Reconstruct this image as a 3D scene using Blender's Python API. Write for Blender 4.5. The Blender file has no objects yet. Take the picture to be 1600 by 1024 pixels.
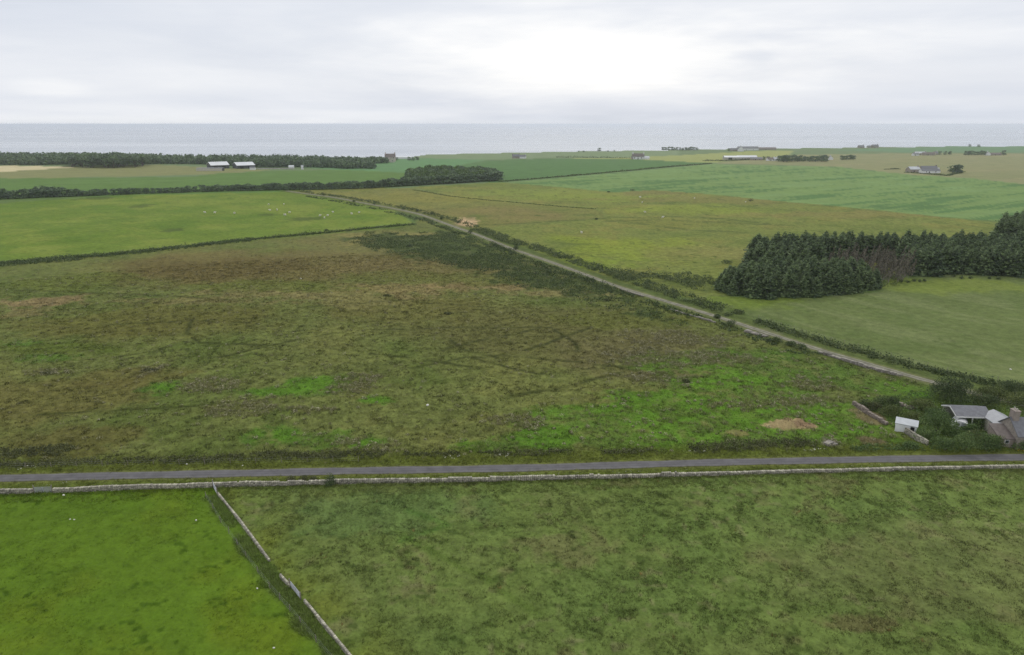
import bpy, math, random
import numpy as np
from mathutils import Vector, Matrix

# ------------------------------------------------------------------ camera, sky, sun, exposure
C = bpy.context.scene
COL = C.collection
R = math.radians
CAM_H, PITCH, LENS = 60.0, R(16.6), 24.0
FPX = 1600 * LENS / 36.0
cam_d = bpy.data.cameras.new('camera')
cam_d.lens = LENS
cam_d.sensor_width = 36.0
cam_d.clip_start = 0.5
cam_d.clip_end = 200000.0
cam = bpy.data.objects.new('camera', cam_d)
cam.location = (0, 0, CAM_H)
cam.rotation_euler = (R(90) - PITCH, 0, 0)
COL.objects.link(cam)
C.camera = cam

C.view_settings.view_transform = 'Standard'
C.view_settings.look = 'None'
C.view_settings.exposure = 0.0
C.view_settings.gamma = 1.0
C.view_settings.use_curve_mapping = False
C.render.engine = 'CYCLES'
C.cycles.use_denoising = True
C.cycles.denoiser = 'OPENIMAGEDENOISE'
C.cycles.denoising_input_passes = 'RGB_ALBEDO_NORMAL'
C.cycles.denoising_prefilter = 'NONE'
C.cycles.use_adaptive_sampling = False
C.cycles.max_bounces = 6
C.cycles.diffuse_bounces = 2
C.cycles.glossy_bounces = 2
C.cycles.transmission_bounces = 2
C.cycles.volume_bounces = 2
C.cycles.transparent_max_bounces = 6

SUN_EL, SUN_AZ = R(42), R(14)          # behind the cloud, ahead of the camera and a little to the right
SKY_STRENGTH = 0.1
AIR = 0.00008                           # density of the haze per metre

world = bpy.data.worlds.new('World')
C.world = world
world.use_nodes = True


def make_sky():
    nt = world.node_tree
    nt.nodes.clear()
    N, L = nt.nodes.new, nt.links.new

    def math_(op, a, b=None, c=None, clamp=False):
        n = N('ShaderNodeMath'); n.operation = op; n.use_clamp = clamp
        for i, v in enumerate((a, b, c)):
            if v is None:
                continue
            if isinstance(v, (int, float)):
                n.inputs[i].default_value = v
            else:
                L(v, n.inputs[i])
        return n.outputs[0]

    def smooth(v, a, b):
        n = N('ShaderNodeMapRange'); n.interpolation_type = 'SMOOTHSTEP'
        L(v, n.inputs[0]); n.inputs[1].default_value = a; n.inputs[2].default_value = b
        return n.outputs[0]

    def noise(vec, scale, detail, rough=0.55, dist=0.0):
        n = N('ShaderNodeTexNoise'); n.noise_dimensions = '3D'
        L(vec, n.inputs['Vector']); n.inputs['Scale'].default_value = scale
        n.inputs['Detail'].default_value = detail; n.inputs['Roughness'].default_value = rough
        n.inputs['Distortion'].default_value = dist
        return n.outputs['Fac']

    out = N('ShaderNodeOutputWorld'); bg = N('ShaderNodeBackground')
    L(bg.outputs[0], out.inputs[0])
    bg.inputs['Strength'].default_value = SKY_STRENGTH
    sky = N('ShaderNodeTexSky'); sky.sky_type = 'NISHITA'; sky.sun_disc = False
    sky.sun_elevation = SUN_EL; sky.sun_rotation = SUN_AZ
    sky.air_density = 1.0; sky.dust_density = 2.5; sky.ozone_density = 1.0
    tc = N('ShaderNodeTexCoord'); sep = N('ShaderNodeSeparateXYZ')
    L(tc.outputs['Generated'], sep.inputs[0])
    x, y, z = sep.outputs
    zz = math_('ADD', math_('MAXIMUM', z, 0.0), 0.07)
    comb = N('ShaderNodeCombineXYZ')
    L(math_('DIVIDE', x, zz), comb.inputs[0]); L(math_('DIVIDE', y, zz), comb.inputs[1])
    p = comb.outputs[0]
    # directions as azimuth and elevation, so banks of cloud can be set where they hang over the sea
    az = math_('ARCTAN2', x, y)
    el = math_('ARCTAN2', z, math_('SQRT', math_('ADD', math_('MULTIPLY', x, x), math_('MULTIPLY', y, y))))
    cb2 = N('ShaderNodeCombineXYZ')
    L(math_('MULTIPLY', az, 3.0), cb2.inputs[0]); L(math_('MULTIPLY', el, 16.0), cb2.inputs[1])
    q = cb2.outputs[0]
    n1 = noise(p, 0.33, 5.0, 0.55, 0.4)
    n2 = noise(q, 1.0, 6.0, 0.52, 0.5)
    n3 = noise(q, 3.2, 5.0, 0.6, 0.2)
    base = math_('ADD', math_('MULTIPLY', n1, 0.45), math_('ADD', math_('MULTIPLY', n2, 0.62), math_('MULTIPLY', n3, 0.14)))
    base = math_('ADD', base, -0.605)
    base = math_('MULTIPLY', base, 0.5)

    def bank(a0, e0, wa, we, amp, wob=0.5):
        da = math_('DIVIDE', math_('SUBTRACT', az, R(a0)), R(wa))
        de = math_('DIVIDE', math_('SUBTRACT', el, R(e0)), R(we))
        d = math_('SQRT', math_('ADD', math_('MULTIPLY', da, da), math_('MULTIPLY', de, de)))
        d = math_('ADD', d, math_('MULTIPLY', math_('SUBTRACT', n2, 0.5), -wob * 2))
        d = math_('ADD', d, math_('MULTIPLY', math_('SUBTRACT', n3, 0.5), -wob))
        return math_('MULTIPLY', smooth(d, 1.25, 0.25), amp)

    v = math_('ADD', base, 0.815)
    for b in ((16, 0.5, 26, 1.0, -0.075, 0.3), (7, 4.9, 20, 4.4, 0.15), (8, 5.0, 11, 2.6, 0.08), (-32.5, 2.3, 2.6, 0.65, 0.08, 0.35), (26, 5.5, 10, 1.4, 0.09),
              (-4, 1.7, 40, 0.9, -0.055, 0.3), (34, 1.6, 13, 2.0, -0.06), (18.5, 4.9, 2.2, 0.5, -0.10, 0.3),
              (-30, 0.25, 16, 0.35, 0.05), (-15, 9.5, 12, 2.0, -0.05), (-34, 7.5, 10, 2.2, -0.06)):
        v = math_('ADD', v, bank(*b))
    # the cloud deck overhead, out of the picture, carries the light that falls on the land
    v = math_('ADD', v, math_('MULTIPLY', smooth(el, R(11), R(55)), 0.22))
    ramp = N('ShaderNodeValToRGB')
    cr = ramp.color_ramp
    cr.elements[0].position = 0.55; cr.elements[0].color = (0.53, 0.585, 0.68, 1)
    cr.elements[1].position = 1.0; cr.elements[1].color = (1.0, 1.0, 1.0, 1)
    e = cr.elements.new(0.74); e.color = (0.72, 0.76, 0.84, 1)
    e = cr.elements.new(0.88); e.color = (0.865, 0.885, 0.925, 1)
    L(v, ramp.inputs[0])
    gain = N('ShaderNodeVectorMath'); gain.operation = 'SCALE'
    L(ramp.outputs[0], gain.inputs[0]); gain.inputs['Scale'].default_value = 10.2
    mix = N('ShaderNodeMix'); mix.data_type = 'RGBA'
    L(math_('ADD', 0.90, math_('MULTIPLY', n2, 0.12), None, True), mix.inputs['Factor'])
    L(sky.outputs[0], mix.inputs['A']); L(gain.outputs[0], mix.inputs['B'])
    L(mix.outputs['Result'], bg.inputs['Color'])


make_sky()

sun_d = bpy.data.lights.new('sun', 'SUN')
sun_d.energy = 0.9
sun_d.angle = R(18)
sun_d.color = (1.0, 0.97, 0.92)
sun = bpy.data.objects.new('sun', sun_d)
sdir = Vector((math.sin(SUN_AZ) * math.cos(SUN_EL), math.cos(SUN_AZ) * math.cos(SUN_EL), math.sin(SUN_EL)))
sun.rotation_euler = sdir.to_track_quat('Z', 'Y').to_euler()
sun.location = sdir * 300
COL.objects.link(sun)

# ------------------------------------------------------------------ helpers
RNG = np.random.default_rng(11)
random.seed(5)


def hgt(x, y):
    """broad swell of the land, dying out towards the coast"""
    x = np.asarray(x, float); y = np.asarray(y, float)
    r = np.hypot(x, y)
    f = 1 - np.clip((r - 420) / 420, 0, 1)
    f = f * f * (3 - 2 * f)
    return f * (0.45 * np.sin(x / 41 + 1) * np.sin(y / 57 + .4) + 0.5 * np.sin(x / 93 + y / 77) + 0.22 * np.sin(x / 23 - y / 29 + 2))


def ray(px, py):
    cx, cz = (np.asarray(px, float) - 800) / FPX, -(np.asarray(py, float) - 512) / FPX
    sp, cp = math.sin(PITCH), math.cos(PITCH)
    return cx, cp + cz * sp, -sp + cz * cp


def at(px, py):
    """the ground point seen at a pixel of the 1600 x 1024 photograph"""
    dx, dy, dz = ray(px, py)
    z = np.zeros_like(dx)
    for _ in range(6):
        t = (z - CAM_H) / np.minimum(dz, -1e-4)
        x, y = dx * t, dy * t
        z = hgt(x, y)
    return x, y, z


def atv(px, py):
    x, y, z = at(px, py)
    return Vector((float(x), float(y), float(z)))


def px_size(px, py):
    """metres covered by one photograph pixel on the ground point there"""
    p = atv(px, py)
    depth = p.y * math.cos(PITCH) + (CAM_H - p.z) * math.sin(PITCH)
    return depth / FPX


def world_poly(pts):
    a = np.array(pts, float)
    x, y, _ = at(a[:, 0], a[:, 1])
    return np.stack([x, y], 1)


def _hash(ix, iy, seed):
    n = (ix.astype(np.int64) * 374761393 + iy.astype(np.int64) * 668265263 + seed * 974634777) & 0x7fffffff
    n = ((n ^ (n >> 13)) * 1274126177) & 0x7fffffff
    return ((n ^ (n >> 16)) & 0xffff) / 65535.0


def vnoise(x, y, seed=0):
    ix, iy = np.floor(x), np.floor(y)
    fx, fy = x - ix, y - iy
    fx, fy = fx * fx * (3 - 2 * fx), fy * fy * (3 - 2 * fy)
    ix, iy = ix.astype(np.int64), iy.astype(np.int64)
    a, b = _hash(ix, iy, seed), _hash(ix + 1, iy, seed)
    c, d = _hash(ix, iy + 1, seed), _hash(ix + 1, iy + 1, seed)
    return (a + (b - a) * fx) * (1 - fy) + (c + (d - c) * fx) * fy


def fbm(x, y, seed=0, oct=4, gain=0.5):
    s, a, t = 0, 1.0, 0
    for i in range(oct):
        s = s + a * vnoise(x * 2 ** i + 17.3 * i, y * 2 ** i - 9.1 * i, seed + i)
        t += a
        a *= gain
    return s / t


def sstep(v, a, b):
    t = np.clip((v - a) / (b - a), 0, 1)
    return t * t * (3 - 2 * t)


def poly_sd(P, X, Y):
    """signed distance to a polygon, positive inside"""
    d = np.full(X.shape, 1e9)
    ins = np.zeros(X.shape, bool)
    n = len(P)
    for i in range(n):
        ax, ay = P[i]; bx, by = P[(i + 1) % n]
        ex, ey = bx - ax, by - ay
        wx, wy = X - ax, Y - ay
        t = np.clip((wx * ex + wy * ey) / (ex * ex + ey * ey + 1e-9), 0, 1)
        d = np.minimum(d, np.hypot(wx - ex * t, wy - ey * t))
        if by != ay:
            c = ((ay > Y) != (by > Y)) & (X < ex * (Y - ay) / (by - ay) + ax)
            ins ^= c
    return np.where(ins, d, -d)


def line_d(P, X, Y):
    d = np.full(X.shape, 1e9)
    for (ax, ay), (bx, by) in zip(P[:-1], P[1:]):
        ex, ey = bx - ax, by - ay
        wx, wy = X - ax, Y - ay
        t = np.clip((wx * ex + wy * ey) / (ex * ex + ey * ey + 1e-9), 0, 1)
        d = np.minimum(d, np.hypot(wx - ex * t, wy - ey * t))
    return d


def lin(c):
    c = np.asarray(c, float) / 255
    return np.where(c <= 0.04045, c / 12.92, ((c + 0.055) / 1.055) ** 2.4)


def mesh_np(name, V, quads=None, tris=None, attrs=None, mats=(), qmat=None, tmat=None, smooth=False):
    V = np.asarray(V, np.float32).reshape(-1, 3)
    q = np.zeros((0, 4), np.int32) if quads is None else np.asarray(quads, np.int32).reshape(-1, 4)
    t = np.zeros((0, 3), np.int32) if tris is None else np.asarray(tris, np.int32).reshape(-1, 3)
    me = bpy.data.meshes.new(name)
    me.vertices.add(len(V)); me.vertices.foreach_set('co', V.ravel())
    nl = q.size + t.size
    me.loops.add(nl); me.loops.foreach_set('vertex_index', np.concatenate([q.ravel(), t.ravel()]).astype(np.int32))
    me.polygons.add(len(q) + len(t))
    st = np.concatenate([np.arange(len(q)) * 4, q.size + np.arange(len(t)) * 3]).astype(np.int32)
    me.polygons.foreach_set('loop_start', st)
    if qmat is not None or tmat is not None:
        a = np.zeros(len(q), np.int32) if qmat is None else np.asarray(qmat, np.int32)
        b = np.zeros(len(t), np.int32) if tmat is None else np.asarray(tmat, np.int32)
        me.polygons.foreach_set('material_index', np.concatenate([a, b]).astype(np.int32))
    if smooth:
        me.polygons.foreach_set('use_smooth', np.ones(len(q) + len(t), bool))
    me.update(calc_edges=True)
    for k, v in (attrs or {}).items():
        v = np.asarray(v, np.float32)
        if v.ndim == 2:
            a = me.attributes.new(k, 'FLOAT_COLOR', 'POINT')
            a.data.foreach_set('color', np.concatenate([v, np.ones((len(v), 1), np.float32)], 1).ravel())
        else:
            a = me.attributes.new(k, 'FLOAT', 'POINT')
            a.data.foreach_set('value', v.ravel())
    for m in mats:
        me.materials.append(m)
    return me


def link(name, me, parent=None, loc=None, rot=None, scale=None):
    o = bpy.data.objects.new(name, me)
    COL.objects.link(o)
    if parent is not None:
        o.parent = parent
    if loc is not None:
        o.location = loc
    if rot is not None:
        o.rotation_euler = rot if hasattr(rot, '__len__') else (0, 0, rot)
    if scale is not None:
        o.scale = scale if hasattr(scale, '__len__') else (scale,) * 3
    return o


def tag(o, label=None, cat=None, group=None, kind=None):
    if label: o['label'] = label
    if cat: o['category'] = cat
    if group: o['group'] = group
    if kind: o['kind'] = kind
    return o


def thing(name, label, cat, loc, rotz=0, group=None):
    o = link(name, None, loc=loc, rot=rotz)
    o.empty_display_size = 0.2
    return tag(o, label, cat, group)


class MB:
    """collects boxes, prisms and tubes, linked as one mesh"""
    def __init__(s):
        s.V, s.F = [], []

    def add(s, vs, fs):
        n = len(s.V)
        s.V += [tuple(v) for v in vs]
        s.F += [tuple(i + n for i in f) for f in fs]
        return s

    def box(s, x0, x1, y0, y1, z0, z1, jit=0):
        vs = [(x, y, z) for z in (z0, z1) for (x, y) in ((x0, y0), (x1, y0), (x1, y1), (x0, y1))]
        if jit:
            vs = [tuple(c + random.uniform(-jit, jit) for c in v) for v in vs]
        return s.add(vs, [(3, 2, 1, 0), (4, 5, 6, 7), (0, 1, 5, 4), (1, 2, 6, 5), (2, 3, 7, 6), (3, 0, 4, 7)])

    def bar(s, a, b, w, h=None):
        a, b = Vector(a), Vector(b)
        h = h or w
        d = (b - a).normalized()
        u = d.cross(Vector((0, 0, 1)))
        u = Vector((1, 0, 0)) if u.length < 1e-4 else u.normalized()
        v = u.cross(d).normalized()
        vs = [p + u * (sx * w / 2) + v * (sz * h / 2) for p in (a, b) for sx, sz in ((-1, -1), (1, -1), (1, 1), (-1, 1))]
        return s.add(vs, [(3, 2, 1, 0), (4, 5, 6, 7), (0, 1, 5, 4), (1, 2, 6, 5), (2, 3, 7, 6), (3, 0, 4, 7)])

    def tube(s, pts, radii, n=7):
        rings = []
        for i, p in enumerate(pts):
            p = Vector(p)
            d = (Vector(pts[min(i + 1, len(pts) - 1)]) - Vector(pts[max(i - 1, 0)])).normalized()
            u = d.cross(Vector((0, 1, 0.01))).normalized()
            v = d.cross(u).normalized()
            rings.append([p + (u * math.cos(2 * math.pi * k / n) + v * math.sin(2 * math.pi * k / n)) * radii[i] for k in range(n)])
        vs = [v for r in rings for v in r]
        fs = [(i * n + k, i * n + (k + 1) % n, (i + 1) * n + (k + 1) % n, (i + 1) * n + k) for i in range(len(pts) - 1) for k in range(n)]
        fs += [tuple(range(n))[::-1], tuple(range((len(pts) - 1) * n, len(pts) * n))]
        return s.add(vs, fs)

    def prism(s, prof, y0, y1):
        n = len(prof)
        vs = [(x, y0, z) for x, z in prof] + [(x, y1, z) for x, z in prof]
        fs = [tuple(range(n)), tuple(range(2 * n - 1, n - 1, -1))]
        fs += [(i, i + n, (i + 1) % n + n, (i + 1) % n) for i in range(n)]
        return s.add(vs, fs)

    def mesh(s, name, mat, bevel=0):
        me = bpy.data.meshes.new(name)
        me.from_pydata(s.V, [], s.F)
        me.materials.append(mat)
        me.update()
        return me

    def build(s, name, mat, parent=None, loc=None, rot=None):
        return link(name, s.mesh(name, mat), parent, loc, rot)


# ------------------------------------------------------------------ materials
def new_mat(name, rough=0.9, spec=0.15):
    m = bpy.data.materials.new(name)
    m.use_nodes = True
    b = m.node_tree.nodes['Principled BSDF']
    b.inputs['Roughness'].default_value = rough
    b.inputs['Specular IOR Level'].default_value = spec
    return m, m.node_tree, b


def nmix(nt, mode, fac, a, b):
    n = nt.nodes.new('ShaderNodeMix'); n.data_type = 'RGBA'; n.blend_type = mode
    for s, v in (('Factor', fac), ('A', a), ('B', b)):
        if hasattr(v, 'is_output'):
            nt.links.new(v, n.inputs[s])
        elif s == 'Factor':
            n.inputs[s].default_value = v
        else:
            n.inputs[s].default_value = (*v, 1)
    return n.outputs['Result']


def nnoise(nt, scale, detail=4, rough=0.55, vec=None, coord='Object'):
    n = nt.nodes.new('ShaderNodeTexNoise')
    n.inputs['Scale'].default_value = scale
    n.inputs['Detail'].default_value = detail
    n.inputs['Roughness'].default_value = rough
    if vec is None:
        tc = nt.nodes.new('ShaderNodeTexCoord'); vec = tc.outputs[coord]
    nt.links.new(vec, n.inputs['Vector'])
    return n.outputs['Fac']


def nramp(nt, fac, stops):
    n = nt.nodes.new('ShaderNodeValToRGB')
    el = n.color_ramp.elements
    while len(el) < len(stops):
        el.new(0.5)
    for e, (p, c) in zip(el, stops):
        e.position = p
        e.color = (*c, 1) if hasattr(c, '__len__') else (c, c, c, 1)
    nt.links.new(fac, n.inputs[0])
    return n.outputs[0]


def nattr(nt, name, out='Fac'):
    n = nt.nodes.new('ShaderNodeAttribute'); n.attribute_name = name
    return n.outputs[out]


def nmath(nt, op, a, b=0.0, clamp=False):
    n = nt.nodes.new('ShaderNodeMath'); n.operation = op; n.use_clamp = clamp
    for i, v in enumerate((a, b)):
        if hasattr(v, 'is_output'):
            nt.links.new(v, n.inputs[i])
        else:
            n.inputs[i].default_value = v
    return n.outputs[0]


def worn(name, col, scale=1.5, amount=0.35, rough=0.85, spec=0.2, col2=None, bump=0.0):
    """a surface colour broken by stains and weather"""
    m, nt, b = new_mat(name, rough, spec)
    a = nnoise(nt, scale, 6, 0.6)
    c = np.array(col); c2 = np.array(col2) if col2 is not None else c * (1 - amount)
    f = nnoise(nt, scale * 7, 3, 0.6)
    s = nmath(nt, 'ADD', nmath(nt, 'MULTIPLY', a, 0.7), nmath(nt, 'MULTIPLY', f, 0.3))
    nt.links.new(nramp(nt, s, ((0.36, tuple(c2)), (0.62, tuple(c)))), b.inputs['Base Color'])
    if bump:
        bn = nt.nodes.new('ShaderNodeBump'); bn.inputs['Strength'].default_value = bump; bn.inputs['Distance'].default_value = 0.05
        nt.links.new(f, bn.inputs['Height']); nt.links.new(bn.outputs[0], b.inputs['Normal'])
    return m


def foliage(name, dark, mid, light, trans=0.15, rough=0.75):
    """leaf colours from a per-leaf tone and a shift per plant"""
    m, nt, b = new_mat(name, rough, 0.2)
    oi = nt.nodes.new('ShaderNodeObjectInfo')
    t = nmath(nt, 'ADD', nattr(nt, 'tone'), nmath(nt, 'MULTIPLY', nmath(nt, 'SUBTRACT', oi.outputs['Random'], 0.5), 0.30))
    col = nramp(nt, t, ((0.05, dark), (0.5, mid), (0.95, light)))
    nt.links.new(col, b.inputs['Base Color'])
    if trans:
        tr = nt.nodes.new('ShaderNodeBsdfTranslucent'); nt.links.new(col, tr.inputs['Color'])
        ms = nt.nodes.new('ShaderNodeMixShader'); ms.inputs[0].default_value = trans
        nt.links.new(b.outputs[0], ms.inputs[1]); nt.links.new(tr.outputs[0], ms.inputs[2])
        nt.links.new(ms.outputs[0], nt.nodes['Material Output'].inputs['Surface'])
    return m


def ground_mat():
    m, nt, b = new_mat('turf', 0.95, 0.05)
    alb = nattr(nt, 'albedo', 'Color')
    tus = nattr(nt, 'tussock')
    n_big = nnoise(nt, 0.045, 5, 0.6)
    n_mid = nnoise(nt, 0.42, 5, 0.65)
    n_fin = nnoise(nt, 2.3, 4, 0.7)
    v = nmath(nt, 'ADD', nmath(nt, 'MULTIPLY', n_mid, 0.55), nmath(nt, 'MULTIPLY', n_fin, 0.45))
    # contrast grows with how tussocky the sward is
    k = nmath(nt, 'MULTIPLY', nmath(nt, 'SUBTRACT', v, 0.5), nmath(nt, 'ADD', 0.9, nmath(nt, 'MULTIPLY', tus, 2.6)))
    k = nmath(nt, 'ADD', k, nmath(nt, 'MULTIPLY', nmath(nt, 'SUBTRACT', n_big, 0.5), 0.5))
    k = nmath(nt, 'ADD', k, 1.0)
    cb = nt.nodes.new('ShaderNodeCombineColor')
    for i in range(3):
        nt.links.new(k, cb.inputs[i])
    c = nmix(nt, 'MULTIPLY', 1.0, alb, cb.outputs[0])
    # straw and moss tints
    st = nramp(nt, nnoise(nt, 0.9, 5, 0.7), ((0.55, 0.0), (0.78, 1.0)))
    c = nmix(nt, 'MULTIPLY', nmath(nt, 'MULTIPLY', st, nmath(nt, 'MULTIPLY', tus, 0.6)), c, (1.35, 1.18, 1.15))
    mo = nramp(nt, nnoise(nt, 0.2, 5, 0.65), ((0.5, 0.0), (0.72, 1.0)))
    c = nmix(nt, 'MULTIPLY', nmath(nt, 'MULTIPLY', mo, 0.35), c, (0.80, 0.92, 0.74))
    nt.links.new(c, b.inputs['Base Color'])
    bn = nt.nodes.new('ShaderNodeBump'); bn.inputs['Distance'].default_value = 0.12
    nt.links.new(nmath(nt, 'ADD', 0.25, nmath(nt, 'MULTIPLY', tus, 0.5)), bn.inputs['Strength'])
    nt.links.new(v, bn.inputs['Height']); nt.links.new(bn.outputs[0], b.inputs['Normal'])
    return m


def blade_mat():
    m, nt, b = new_mat('grass_blades', 0.85, 0.1)
    nt.links.new(nattr(nt, 'albedo', 'Color'), b.inputs['Base Color'])
    g = nt.nodes.new('ShaderNodeNewGeometry')
    up = nt.nodes.new('ShaderNodeVectorMath'); up.operation = 'MULTIPLY_ADD'
    nt.links.new(g.outputs['Normal'], up.inputs[0]); up.inputs[1].default_value = (.6, .6, .6); up.inputs[2].default_value = (0, 0, 1)
    nm = nt.nodes.new('ShaderNodeVectorMath'); nm.operation = 'NORMALIZE'
    nt.links.new(up.outputs[0], nm.inputs[0]); nt.links.new(nm.outputs[0], b.inputs['Normal'])
    return m


def stone_mat(name, dark, mid, light):
    m, nt, b = new_mat(name, 0.9, 0.15)
    t = nmath(nt, 'ADD', nmath(nt, 'MULTIPLY', nattr(nt, 'tone'), 0.65), nmath(nt, 'MULTIPLY', nnoise(nt, 5.0, 5, 0.65), 0.4))
    nt.links.new(nramp(nt, t, ((0.15, dark), (0.5, mid), (0.85, light))), b.inputs['Base Color'])
    return m


def asphalt_mat():
    m, nt, b = new_mat('asphalt', 0.85, 0.25)
    ac = nattr(nt, 'across')
    e = nramp(nt, nmath(nt, 'ABSOLUTE', ac), ((0.0, (0.115, 0.112, 0.118)), (0.35, (0.092, 0.09, 0.097)), (0.62, (0.125, 0.122, 0.124)), (0.93, (0.105, 0.103, 0.10)), (1.0, (0.13, 0.125, 0.10))))
    n = nramp(nt, nnoise(nt, 0.5, 6, 0.65), ((0.3, 0.75), (0.7, 1.22)))
    nt.links.new(nmix(nt, 'MULTIPLY', 1.0, e, n), b.inputs['Base Color'])
    return m


def track_mat():
    m, nt, b = new_mat('gravel_track', 0.95, 0.1)
    ac = nmath(nt, 'ABSOLUTE', nmath(nt, 'ADD', nattr(nt, 'across'), nmath(nt, 'MULTIPLY', nmath(nt, 'SUBTRACT', nnoise(nt, 0.45, 6, 0.7), 0.5), 1.5)))
    c = nramp(nt, ac, ((0.0, (0.13, 0.14, 0.075)), (0.16, (0.17, 0.165, 0.115)), (0.32, (0.25, 0.24, 0.195)), (0.72, (0.24, 0.23, 0.185)), (0.95, (0.15, 0.155, 0.08))))
    n = nramp(nt, nnoise(nt, 0.35, 6, 0.7), ((0.3, 0.6), (0.7, 1.2)))
    nt.links.new(nmix(nt, 'MULTIPLY', 1.0, c, n), b.inputs['Base Color'])
    return m


def sea_mat():
    m, nt, b = new_mat('sea_water', 0.1, 0.5)
    tc = nt.nodes.new('ShaderNodeTexCoord')
    mp = nt.nodes.new('ShaderNodeMapping'); mp.inputs['Scale'].default_value = (0.00022, 0.0011, 1)
    mp.inputs['Rotation'].default_value = (0, 0, 0.12)
    nt.links.new(tc.outputs['Object'], mp.inputs['Vector'])
    st = nnoise(nt, 1.0, 6, 0.6, mp.outputs[0])
    nt.links.new(nramp(nt, st, ((0.35, 0.06), (0.68, 0.22))), b.inputs['Roughness'])
    n = nramp(nt, st, ((0.3, (0.085, 0.12, 0.18)), (0.7, (0.14, 0.185, 0.25))))
    nt.links.new(n, b.inputs['Base Color'])
    return m


M = dict(
    turf=ground_mat(), blades=blade_mat(), asphalt=asphalt_mat(), track=track_mat(), sea=sea_mat(),
    wallstone=stone_mat('dry_stone', (0.12, 0.115, 0.10), (0.36, 0.34, 0.28), (0.74, 0.71, 0.56)),
    oldstone=stone_mat('old_stone', (0.12, 0.11, 0.10), (0.28, 0.26, 0.23), (0.50, 0.47, 0.42)),
    rubble=stone_mat('rubble_stone', (0.12, 0.10, 0.09), (0.26, 0.22, 0.19), (0.45, 0.40, 0.35)),
    spruce=foliage('spruce_needles', (0.047, 0.074, 0.043), (0.092, 0.139, 0.065), (0.189, 0.260, 0.111), 0.2),
    broad=foliage('broad_leaves', (0.057, 0.088, 0.059), (0.099, 0.147, 0.083), (0.175, 0.250, 0.119)),
    broad_light=foliage('light_leaves', (0.05, 0.085, 0.03), (0.085, 0.14, 0.045), (0.13, 0.20, 0.06)),
    rush=foliage('rush_stems', (0.075, 0.078, 0.036), (0.20, 0.195, 0.095), (0.46, 0.44, 0.29), 0.0),
    gorse=foliage('gorse_leaves', (0.038, 0.060, 0.026), (0.077, 0.110, 0.043), (0.154, 0.189, 0.073)),
    heath=foliage('heath_leaves', (0.045, 0.067, 0.027), (0.084, 0.121, 0.045), (0.163, 0.208, 0.078)),
    scrub=foliage('scrub_leaves', (0.045, 0.052, 0.024), (0.09, 0.102, 0.042), (0.15, 0.16, 0.07)),
    garden=foliage('garden_leaves', (0.048, 0.081, 0.030), (0.103, 0.163, 0.051), (0.223, 0.297, 0.108)),
    olive=foliage('olive_leaves', (0.054, 0.072, 0.024), (0.108, 0.138, 0.046), (0.203, 0.236, 0.081)),
    redleaf=foliage('red_leaves', (0.03, 0.016, 0.018), (0.06, 0.03, 0.032), (0.10, 0.05, 0.045)),
    dry=foliage('dry_twigs', (0.06, 0.055, 0.038), (0.11, 0.10, 0.07), (0.19, 0.175, 0.125), 0.0),
    bark=worn('bark', (0.11, 0.09, 0.07), 2.0, 0.45),
    deadwood=worn('dead_wood', (0.23, 0.21, 0.175), 2.0, 0.5),
    whitewall=worn('white_render', (0.72, 0.73, 0.74), 0.8, 0.2),
    cream=worn('cream_render', (0.50, 0.48, 0.41), 0.8, 0.25),
    harl=worn('pink_harling', (0.34, 0.29, 0.26), 1.4, 0.3, bump=0.4),
    paleharl=worn('pale_pink_harling', (0.56, 0.49, 0.45), 1.4, 0.2),
    housestone=worn('house_stone', (0.36, 0.32, 0.28), 2.2, 0.45, bump=0.5),
    slate=worn('roof_slate', (0.17, 0.175, 0.195), 1.6, 0.35, 0.6, 0.35),
    slatebrown=worn('old_slate', (0.17, 0.145, 0.135), 1.6, 0.35, 0.7, 0.3),
    paleroof=worn('pale_sheet_roof', (0.50, 0.53, 0.56), 0.8, 0.2, 0.5, 0.4),
    greyroof=worn('grey_sheet_roof', (0.28, 0.295, 0.32), 0.8, 0.25, 0.5, 0.4),
    barnroof=worn('barn_roof_sheet', (0.62, 0.64, 0.67), 0.15, 0.12, 0.5, 0.4),
    barnwall=worn('dark_barn_boarding', (0.085, 0.09, 0.10), 0.4, 0.4),
    concrete=worn('concrete', (0.42, 0.41, 0.38), 0.6, 0.25),
    metal=worn('galvanised_metal', (0.40, 0.42, 0.46), 3.0, 0.25, 0.45, 0.5),
    glass=worn('window_glass', (0.035, 0.04, 0.048), 1.0, 0.3, 0.15, 0.5),
    dark=worn('dark_opening', (0.02, 0.02, 0.022), 1.0, 0.3),
    whitetrim=worn('white_paint', (0.78, 0.78, 0.77), 1.0, 0.12, 0.5, 0.4),
    timber=worn('weathered_timber', (0.27, 0.24, 0.20), 3.0, 0.4),
    fleece=worn('fleece', (0.70, 0.68, 0.60), 4.0, 0.15),
    sand=worn('bare_sand', (0.42, 0.33, 0.24), 0.6, 0.35, 0.95, 0.05, bump=0.5),
    pebble=worn('pale_stone', (0.70, 0.69, 0.64), 4.0, 0.25),
    flower=worn('white_flowers', (0.70, 0.70, 0.58), 4.0, 0.2),
    yflower=worn('yellow_flowers', (0.62, 0.50, 0.04), 4.0, 0.3),
)

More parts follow.
